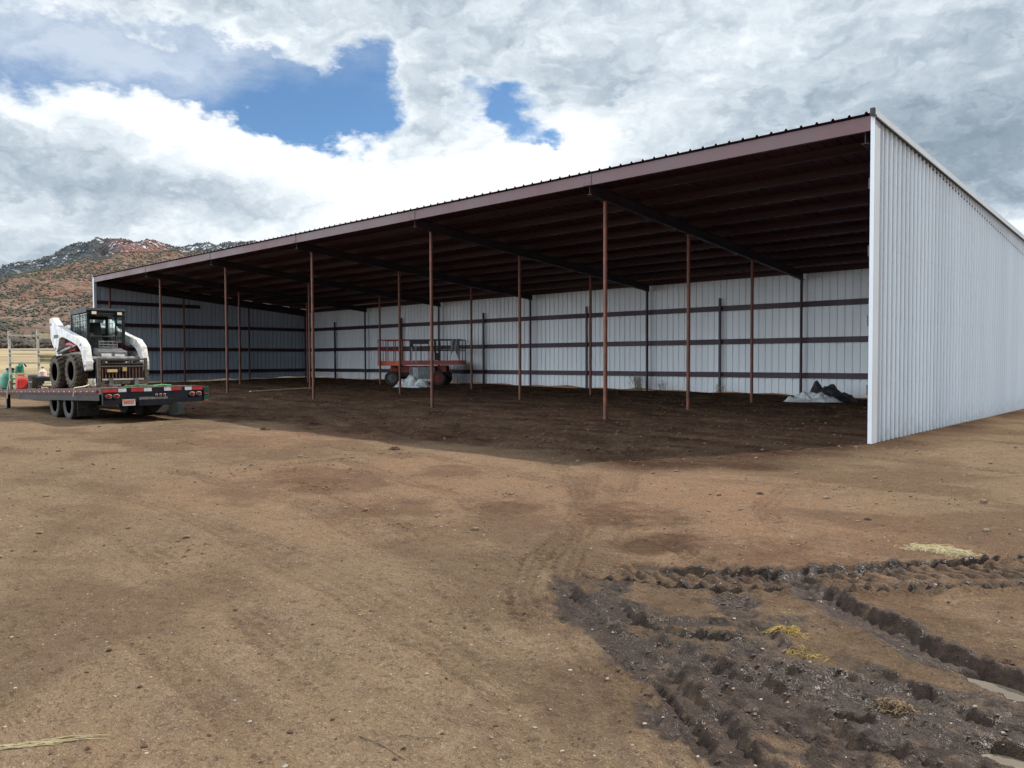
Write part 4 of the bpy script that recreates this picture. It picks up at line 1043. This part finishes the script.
o = heap('plastic_sheeting_heap', (-23.6, 7.9, gb(-23.6, 7.9) + .02), 1.15, .55, .66, M['bright_plastic'], 4, hd, spots=[(-.38, 0, .40, .55), (-.05, .05, .42, .85), (.35, -.1, .40, .62)])
tag(o, 'crumpled whitish plastic sheeting heaped in front of the scissor lift', 'plastic sheeting')
o = heap('plastic_sheeting_heap', (-5.25, 9.65, gb(-5.4, 9.7) + .03), 1.10, .55, .40, M['bright_plastic'], 9, .55, spots=[(-.5, 0, .34, .45), (-.1, .1, .45, .85), (.3, -.1, .42, .66), (.6, -.1, .25, .3)])
tag(o, 'crumpled grey white plastic sheeting near the right end of the back wall', 'plastic sheeting')
o = heap('black_tarp_heap', (-5.02, 10.7, gb(-4.6, 10.7) + .02), 1.0, .50, .64, M['black_plastic'], 3, .3, spots=[(-.45, 0, .34, .92), (-.05, 0, .48, .78), (.35, 0, .42, .45)])
tag(o, 'black tarp bunched against the back wall behind the grey sheeting', 'tarp')
# pale board lying on the shed floor
a_, b_ = Vector((-25.83, .72, 0)), Vector((-26.07, 3.98, 0)); a_.z = gb(a_.x, a_.y) + .05; b_.z = gb(b_.x, b_.y) + .06
q = MB(); q.bar(a_, b_, .13, .04); tag(q.build('loose_board', M['lumber'], bevel=.004), 'long pale board lying on the dirt floor of the shed at the left', 'board')

# ------------------------------------------------------------------ small ground things
def hay_patch(name, x, y, rx, ry, n, mat, label, lift=.02, ln=.09, kind='stuff'):
    q = MB(); r = random.Random(int(x * 100))
    for i in range(n):
        t = r.uniform(0, 2 * PI); d = math.sqrt(r.random()) if r.random() < .75 else 1 + r.expovariate(2.5) * .5
        px, py = x + rx * d * math.cos(t), y + ry * d * math.sin(t); z = gz(px, py) + r.uniform(.001, lift) * max(0, 1.2 - d)
        a = r.uniform(0, 2 * PI); l = r.uniform(.4, 1) * ln / 2; tz = r.uniform(-.01, .012)
        dx, dy = l * math.cos(a), l * math.sin(a); bx, by = -dy * .2, dx * .2
        q.tube([(px - dx, py - dy, z + .002), (px + bx, py + by, z + .004 + abs(tz)), (px + dx, py + dy, z + tz + .003)], .0016, 3)
    return tag(q.build(name, mat), label, 'hay', kind=kind)
hay_patch('hay_scatter', 3.22, -8.76, .20, .13, 900, M['hay'], 'pale flattened hay scattered above the wide tractor rut', .02, .10)
hay_patch('hay_scatter', 3.08, -11.53, .10, .045, 230, M['yellow_hay'], 'bright yellow straw beside the mud in the middle of the ruts', .008, .05)
hay_patch('hay_scatter', 3.30, -11.76, .09, .04, 60, M['yellow_hay'], 'thin yellow straw strands on the mud right of the brighter clump', .006, .05)
hay_patch('hay_scatter', 3.87, -12.08, .07, .04, 110, M['brown_hay'], 'brown soaked straw in the wet mud above the amber puddle', .008, .05)
def strands(a, b, n, spread, mat, label, rad=.0014):
    q = MB(); r = random.Random(n); A = Vector((*a, 0)); B_ = Vector((*b, 0)); d = (B_ - A); side = Vector((-d.y, d.x, 0)).normalized()
    for i in range(n):
        t0 = r.uniform(-.25, .6); t1 = t0 + r.uniform(.25, .6); o0, o1 = r.gauss(0, spread), r.gauss(0, spread * 1.4); pts = []
        for k in range(5):
            t = t0 + (t1 - t0) * k / 4; p = A + d * t + side * (o0 + (o1 - o0) * k / 4 + .006 * math.sin(k * 1.3 + i)); pts.append((p.x, p.y, gz(p.x, p.y) + .003 + .008 * math.sin(k * .8) * r.random()))
        q.tube(pts, rad, 4)
    return tag(q.build('dry_grass_strands', mat), label, 'dry grass', kind='stuff')
strands((1.25, -15.0), (1.50, -14.68), 34, .012, M['hay'], 'thin line of long pale dry grass stems at the bottom left corner')
strands((2.42, -13.80), (2.62, -13.72), 4, .012, M['stick'], 'few thin dark twigs on dry dirt near the bottom', .0012)
# a bent stick on the dirt
def stick(name, pts, rad, label):
    q = MB(); q.tube([(x, y, gz(x, y) + rad * 1.1) for x, y in pts], rad, 6, 0, rad * .6); return tag(q.build(name, M['stick']), label, 'stick')
stick('stick', [(2.28, -13.92), (2.42, -13.91), (2.60, -13.93)], .0028, 'thin dark stick lying on the dirt at the bottom edge')
# pebbles
def pebbles(name, n, region, size, mat, label, seed, cat='pebbles'):
    q = MB(); r = random.Random(seed)
    import bmesh
    base = [(0, 0, 1), (.89, 0, .45), (.28, .85, .45), (-.72, .53, .45), (-.72, -.53, .45), (.28, -.85, .45), (.72, .53, -.45), (-.28, .85, -.45), (-.89, 0, -.45), (-.28, -.85, -.45), (.72, -.53, -.45), (0, 0, -1)]
    fc = [(0, 1, 2), (0, 2, 3), (0, 3, 4), (0, 4, 5), (0, 5, 1), (1, 6, 2), (2, 7, 3), (3, 8, 4), (4, 9, 5), (5, 10, 1), (2, 6, 7), (3, 7, 8), (4, 8, 9), (5, 9, 10), (1, 10, 6), (11, 7, 6), (11, 8, 7), (11, 9, 8), (11, 10, 9), (11, 6, 10)]
    P = []
    for i in range(n):
        P.append(region(r))
    A = np.array(P); Z = ground_base(A[:, 0], A[:, 1]) + ground_detail(A[:, 0].copy(), A[:, 1].copy())[0]
    for (x, y), z in zip(P, Z):
        s = size[0] * (size[1] / size[0]) ** (r.random() ** 2.2); sx, sy, sz = s * r.uniform(.7, 1.3), s * r.uniform(.7, 1.3), s * r.uniform(.4, .8)
        q.add([(x + sx * a * r.uniform(.8, 1.2), y + sy * b_ * r.uniform(.8, 1.2), z + sz * .35 + sz * c * r.uniform(.8, 1.15)) for a, b_, c in base], fc)
    return tag(q.build(name, mat), label, cat, kind='stuff')
def fan(r):   # spread over the yard with equal density in area near the camera, thinning outwards
    d = 2.6 + 22 * r.random() ** 1.25; a = math.radians(r.uniform(96, 188) if r.random() < .9 else r.uniform(80, 200)) + 0
    return (4.97 + d * math.cos(a), -15.84 + d * math.sin(a))
pebbles('pebbles', 3600, fan, (.002, .011), M['stone'], 'small brown stones scattered over the dry yard dirt', 21)
pebbles('pale_pebbles', 700, fan, (.002, .012), M['pale_stone'], 'small pale stones dotted over the yard dirt', 22)
pebbles('soil_crumbs', 3200, fan, (.003, .014), M['clod'], 'dark crumbs of soil scattered over the yard', 23, 'soil')
def midyard(r):
    d = 7 + 16 * r.random(); a = math.radians(r.uniform(98, 172)); return (4.97 + d * math.cos(a), -15.84 + d * math.sin(a))
pebbles('soil_lumps', 650, midyard, (.010, .045), simple('dry_soil_lump', (.155, .105, .07), .95, 0, .35, 10), 'dry brown soil lumps across the middle of the yard', 29, 'soil')
CC = [(2.2 * math.cos(k * 2.4) * (k % 5) - 5.5, 1.3 * math.sin(k * 1.7) * (k % 4) - 9.3, .16 + .12 * (k % 3)) for k in range(26)] + [(.3, -7.4, .3), (1.5, -6.6, .3), (-5.9, -7.2, .5), (-12.5, -7.2, .6), (-3.6, -10.2, .35), (-3.1, -10.6, .35), (2.6, -6.2, .35), (1.6, 1.2, .4), (2.0, 3.0, .5), (1.2, -1.6, .4)]
def clustered(r):
    c = r.choice(CC); return (r.gauss(c[0], c[2]), r.gauss(c[1], c[2] * .7))
pebbles('turned_soil', 1300, clustered, (.005, .024), simple('turned_soil_lump', (.16, .10, .062), .95, 0, .35, 10, spec=.1), 'clusters of turned up soil lumps on the yard', 33, 'soil')
def mudfan(r):
    c = r.choice(MUD + [(3.2, -9.9, .5), (2.2, -10.85, .4), (3.6, -11.05, .4), (4.2, -9.0, .5)]); return (r.gauss(c[0], c[2] * .55), r.gauss(c[1], c[2] * .5))
pebbles('mud_clods', 1500, mudfan, (.003, .013), simple('wet_mud_clod', (.045, .028, .019), .6, 0, .3, 20), 'dark wet crumbs of churned mud along the ruts', 24, 'mud')
def inshed(r): return (r.uniform(-38, -1), r.uniform(-5.5, 11.3))
pebbles('shed_floor_clods', 2600, inshed, (.015, .06), M['clod'], 'dark clods on the shaded shed floor', 25, 'soil')
def clod(x, y, s, label, mat='clod'):
    q = MB(); r = random.Random(int(x * 37 + y * 11)); n = 9; vs = []
    for i in range(n):
        th = PI * .5 * i / (n - 1)
        for j in range(14):
            ph = 2 * PI * j / 14; k = s * (.75 + .5 * r.random()); vs.append((k * 1.2 * math.cos(ph) * math.cos(th), k * math.sin(ph) * math.cos(th), k * .62 * math.sin(th)))
    q.add(vs, [(i * 14 + j, i * 14 + (j + 1) % 14, (i + 1) * 14 + (j + 1) % 14, (i + 1) * 14 + j) for i in range(n - 1) for j in range(14)])
    o = q.build('dirt_clod', M[mat]); o.location = (x, y, gz(x, y) - s * .1); return tag(o, label, 'dirt clod')
clod(4.13, -11.17, .032, 'single dark dirt clod on smooth dirt at the right edge')
clod(-5.9, -7.25, .10, 'larger brown dirt clod just outside the roof shadow')
clod(-11.0, -6.9, .12, 'low brown dirt clod between the trailer and the roof shadow')
clod(.9, -7.2, .035, 'small dark clod on the sunlit dirt left of the white wall corner')
clod(2.35, -7.9, .03, 'small dark clod on the dirt left of the pale hay')
# dry weeds against the back wall
def weed_clump(x, y, n, h, label, mat='weed', group=None):
    q = MB(); r = random.Random(int(x * 13))
    z = gz(x, y)
    for i in range(n):
        a = r.uniform(0, 2 * PI); sp = r.uniform(.05, .5) * h; hh_ = h * r.uniform(.5, 1)
        p0 = (x + r.uniform(-.2, .2), y + r.uniform(-.08, .08), z - .02); p2 = (p0[0] + sp * math.cos(a), p0[1] - abs(sp * math.sin(a)) * .5, z + hh_)
        pm = ((p0[0] + p2[0]) / 2 + r.uniform(-.03, .03), (p0[1] + p2[1]) / 2, z + hh_ * .6)
        q.tube([p0, pm, p2], .007, 4, 0, .003)
        for k in range(3):
            b_ = Vector(pm).lerp(Vector(p2), r.random()); q.tube([b_, b_ + Vector((r.uniform(-.12, .12), r.uniform(-.08, .02), r.uniform(.02, .12)))], .004, 3, 0, .002)
    return tag(q.build('dry_weed', M[mat]), label, 'weed', group)
weed_clump(-13.5, 11.75, 60, .75, 'tall dry weed clump by the back wall between two posts')
weed_clump(-12.3, 11.7, 22, .45, 'smaller dry weed just right of the tall weed clump')
weed_clump(-9.6, 11.6, 16, .35, 'low dry weed at the foot of the back wall near the grey sheeting')
# short dry grass by the right wall corner and edge of the field
q = MB(); r = random.Random(31)
for i in range(1500):
    x = -44 - r.expovariate(1 / 14.0); y = r.uniform(-26, 14)
    z = float(ground_base(np.array([x]), np.array([y]))[0]); h = r.uniform(.12, .42)
    for k in range(3):
        a = r.uniform(0, 2 * PI); w_ = .03
        bx, by = x + r.uniform(-.15, .15), y + r.uniform(-.15, .15)
        q.add([(bx - w_, by, z - .05), (bx + w_, by, z - .05), (bx + .2 * h * math.cos(a), by + .2 * h * math.sin(a), z + h)], [(0, 1, 2)])
tag(q.build('field_grass', M['dry_grass']), 'tufts of dry straw coloured grass in the field past the yard', 'grass', kind='stuff')

# ------------------------------------------------------------------ sky
SUN_EL = math.radians(43.8); SUN_DIR = Vector((.36, .933, 0)).normalized()
world = bpy.data.worlds.new('World'); SC.world = world; world.use_nodes = True
nt = NT(world.node_tree); bg = world.node_tree.nodes['Background']; outw = world.node_tree.nodes['World Output']
sky = nt.node('ShaderNodeTexSky', sky_type='NISHITA'); sky.sun_disc = False; sky.sun_elevation = SUN_EL
sky.sun_rotation = math.atan2(SUN_DIR.x, SUN_DIR.y); sky.air_density = 1.0; sky.dust_density = .3; sky.ozone_density = 1.6; sky.altitude = 1800
D = nt.node('ShaderNodeTexCoord').outputs['Generated']
dx, dy, dz = nt.sep(D)
YAW = .7508
# compass bearing measured from north-west, and elevation, both in radians
az = nt.m('ADD', nt.m('ARCTAN2', dx, dy), YAW); el = nt.m('ARCSINE', dz)
def pe(px, py):
    a = math.atan((px - 512) / 774.13); e = math.atan((360 - py) / 774.13 * math.cos(a)); return a, e
P3 = nt.vm('MULTIPLY', D, (1, 1, 1.9))
wx = nt.m('SUBTRACT', nt.noise(P3, 3.0, 6, .62), .5); wy = nt.m('SUBTRACT', nt.noise(nt.vm('ADD', P3, (7.3, 2.1, 4.4)), 3.4, 6, .62), .5)
fx = nt.m('SUBTRACT', nt.noise(nt.vm('ADD', P3, (1.3, 9.1, 2.4)), 13, 6, .62), .5); fy = nt.m('SUBTRACT', nt.noise(nt.vm('ADD', P3, (5.3, 3.1, 8.4)), 13, 6, .62), .5)
azw = nt.m('ADD', az, nt.m('ADD', nt.m('MULTIPLY', wx, .16), nt.m('MULTIPLY', fx, .10)))
elw = nt.m('ADD', el, nt.m('ADD', nt.m('MULTIPLY', wy, .12), nt.m('MULTIPLY', fy, .08)))
def blob(px, py, sx, sy, rot=0.0, A=azw, E=elw):
    a, e = pe(px, py); sx /= 774.13; sy /= 774.13; c, s = math.cos(rot), math.sin(rot)
    u = nt.m('SUBTRACT', A, a); v = nt.m('SUBTRACT', E, e)
    p = nt.m('DIVIDE', nt.m('ADD', nt.m('MULTIPLY', u, c), nt.m('MULTIPLY', v, s)), sx)
    q_ = nt.m('DIVIDE', nt.m('SUBTRACT', nt.m('MULTIPLY', v, c), nt.m('MULTIPLY', u, s)), sy)
    return nt.m('EXPONENT', nt.m('MULTIPLY', nt.m('ADD', nt.m('MULTIPLY', p, p), nt.m('MULTIPLY', q_, q_)), -1.0))
def total(lst):
    t = None
    for (w_, *a) in lst:
        b_ = nt.m('MULTIPLY', blob(*a), w_); t = b_ if t is None else nt.m('ADD', t, b_)
    return t
holes = total([(1.5, 175, 60, 120, 26, -.12), (1.35, 265, 88, 70, 26, -.4), (1.3, 345, 112, 46, 34, -.4), (.75, 375, 70, 30, 26, -.4), (1.2, 60, 44, 100, 22, .05), (.55, 450, 98, 40, 18, -.2), (1.05, 505, 122, 32, 32, 0), (.8, 548, 150, 26, 10, 0), (.5, 20, 75, 50, 22, 0), (-.75, 322, 84, 16, 13, -.5), (-.5, 415, 95, 16, 16, 0)])
thin = nt.noise(P3, 6, 6, .6)
hole = nt.smooth(nt.m('ADD', nt.m('ADD', holes, nt.m('MULTIPLY', nt.m('SUBTRACT', thin, .5), .9)), nt.m('MULTIPLY', nt.m('SUBTRACT', nt.noise(P3, 20, 5, .65), .5), .7)), .32, .88)
veil = nt.smooth(nt.m('ADD', nt.m('MULTIPLY', nt.noise(nt.vm('MULTIPLY', D, (1, 1, 3)), 4.5, 6, .65), 1.0), blob(120, 30, 170, 40)), .5, 1.35)
cover = nt.m('SUBTRACT', 1.0, nt.m('MULTIPLY', hole, nt.m('SUBTRACT', 1.0, nt.m('MULTIPLY', veil, .55))))
# brightness of the cloud deck
br = total([(.40, 150, 105, 110, 38, -.3), (.40, 300, 165, 150, 40, -.2), (.40, 560, 165, 90, 36, .35), (.22, 60, 225, 190, 24, 0), (.16, 105, 75, 60, 34, 0), (.14, 30, 110, 50, 26, 0), (.22, 400, 205, 190, 30, .25), (.12, 280, 25, 120, 30, 0), (.12, 520, 40, 160, 40, 0),
            (-.16, 25, 170, 50, 16, 0), (-.12, 590, 80, 70, 40, 0), (-.26, 965, 150, 80, 70, -.3), (.48, 1025, 232, 32, 16, -.5), (.16, 700, 60, 140, 60, .3), (.08, 850, 40, 100, 40, 0), (-.12, 200, 195, 90, 14, 0), (.12, 480, 150, 40, 40, 0)])
nb1 = nt.m('SUBTRACT', nt.noise(P3, 5.5, 7, .58, .4), .5); nb2 = nt.m('SUBTRACT', nt.noise(P3, 17, 6, .6), .5)
bl = nt.comb(nt.m('MULTIPLY', azw, 1.0), nt.m('MULTIPLY', elw, 1.5), 0.0)
b1 = nt.m('ABSOLUTE', nt.m('SUBTRACT', nt.noise(bl, 9, 3, .5), .5)); b2 = nt.m('ABSOLUTE', nt.m('SUBTRACT', nt.noise(bl, 24, 3, .5), .5))
e1 = nt.m('SUBTRACT', nt.noise(nt.vm('ADD', bl, (0.012, -.030, 0)), 7, 7, .60), nt.noise(bl, 7, 7, .60))
e2 = nt.m('SUBTRACT', nt.noise(nt.vm('ADD', bl, (0.006, -.014, 0)), 19, 5, .55), nt.noise(bl, 19, 5, .55))
lobes = nt.m('ADD', nt.m('MULTIPLY', b1, -1.0), .10)
emboss = nt.m('ADD', nt.m('ADD', nt.m('MULTIPLY', e1, -.9), nt.m('MULTIPLY', e2, -.6)), nt.m('MULTIPLY', lobes, .25))
edge = nt.m('MULTIPLY', nt.smooth(nt.m('ADD', holes, nt.m('MULTIPLY', nt.m('SUBTRACT', thin, .5), .8)), .02, .40), .16)
B = nt.m('ADD', nt.m('ADD', .58, br), nt.m('ADD', nt.m('MULTIPLY', nb1, .46), nt.m('ADD', nt.m('ADD', nt.m('MULTIPLY', nb2, .30), nt.m('MULTIPLY', emboss, .85)), edge)))
rear = nt.smooth(nt.vm('DOT_PRODUCT', D, (-.36, -.88, .30)), .2, .85)   # unseen bright sky added to the south-west to light the shed interior
B = nt.m('ADD', B, nt.m('MULTIPLY', rear, .22))
cl = nt.ramp(B, [(0.0, (.135, .185, .235)), (.32, (.24, .300, .36)), (.55, (.385, .455, .52)), (.80, (.60, .66, .71)), (1.0, (.79, .83, .86))])
cl = nt.vm('SCALE', cl, nt.m('ADD', 1.0, nt.m('MULTIPLY', rear, 3.2)))
east = nt.smooth(nt.vm('DOT_PRODUCT', D, (.92, -.38, .05)), .12, .7)   # unseen dark sky added to the east to shade the far end wall
cl = nt.vm('SCALE', cl, nt.m('SUBTRACT', 1.0, nt.m('MULTIPLY', east, .62)))
skyc = nt.vm('SCALE', sky.outputs[0], 0.10)
skyb = nt.mix(1.0, skyc, (.80, 1.0, 1.10), 'MULTIPLY')
fin = nt.mix(cover, skyb, cl)
# below the horizon
fin = nt.mix(nt.smooth(dz, -.06, -.01, 1, 0), fin, (.20, .16, .12))
nt.put(bg.inputs['Color'], fin); bg.inputs['Strength'].default_value = 1.0

sd = bpy.data.lights.new('sun', 'SUN'); sd.energy = 4.6; sd.angle = math.radians(.55); sd.color = (1.0, .95, .87)
so = bpy.data.objects.new('sun', sd); COL.objects.link(so)
vec = Vector((SUN_DIR.x * math.cos(SUN_EL), SUN_DIR.y * math.cos(SUN_EL), math.sin(SUN_EL)))
so.rotation_euler = vec.to_track_quat('Z', 'Y').to_euler(); so.location = (0, 0, 60)

# ------------------------------------------------------------------ camera
cx, cy, yaw, pitch, roll, f = 4.9662, -15.841, .7508, .0317, -.0039, 774.13
fw = Vector((-math.sin(yaw) * math.cos(pitch), math.cos(yaw) * math.cos(pitch), -math.sin(pitch)))
rt = Vector((math.cos(yaw), math.sin(yaw), 0)); up = rt.cross(fw)
r2 = rt * math.cos(roll) + up * math.sin(roll); u2 = -rt * math.sin(roll) + up * math.cos(roll)
cd = bpy.data.cameras.new('camera'); cam = bpy.data.objects.new('camera', cd); COL.objects.link(cam)
cd.sensor_width = 36; cd.lens = f / 1024 * 36; cd.clip_start = .05; cd.clip_end = 8000
cam.matrix_world = Matrix((( r2.x, u2.x, -fw.x, cx), (r2.y, u2.y, -fw.y, cy), (r2.z, u2.z, -fw.z, 1.6), (0, 0, 0, 1)))
SC.camera = cam
SC.view_settings.view_transform = 'Standard'; SC.view_settings.look = 'None'; SC.view_settings.exposure = .38; SC.view_settings.gamma = 1
SC.cycles.max_bounces = 6; SC.cycles.use_denoising = True
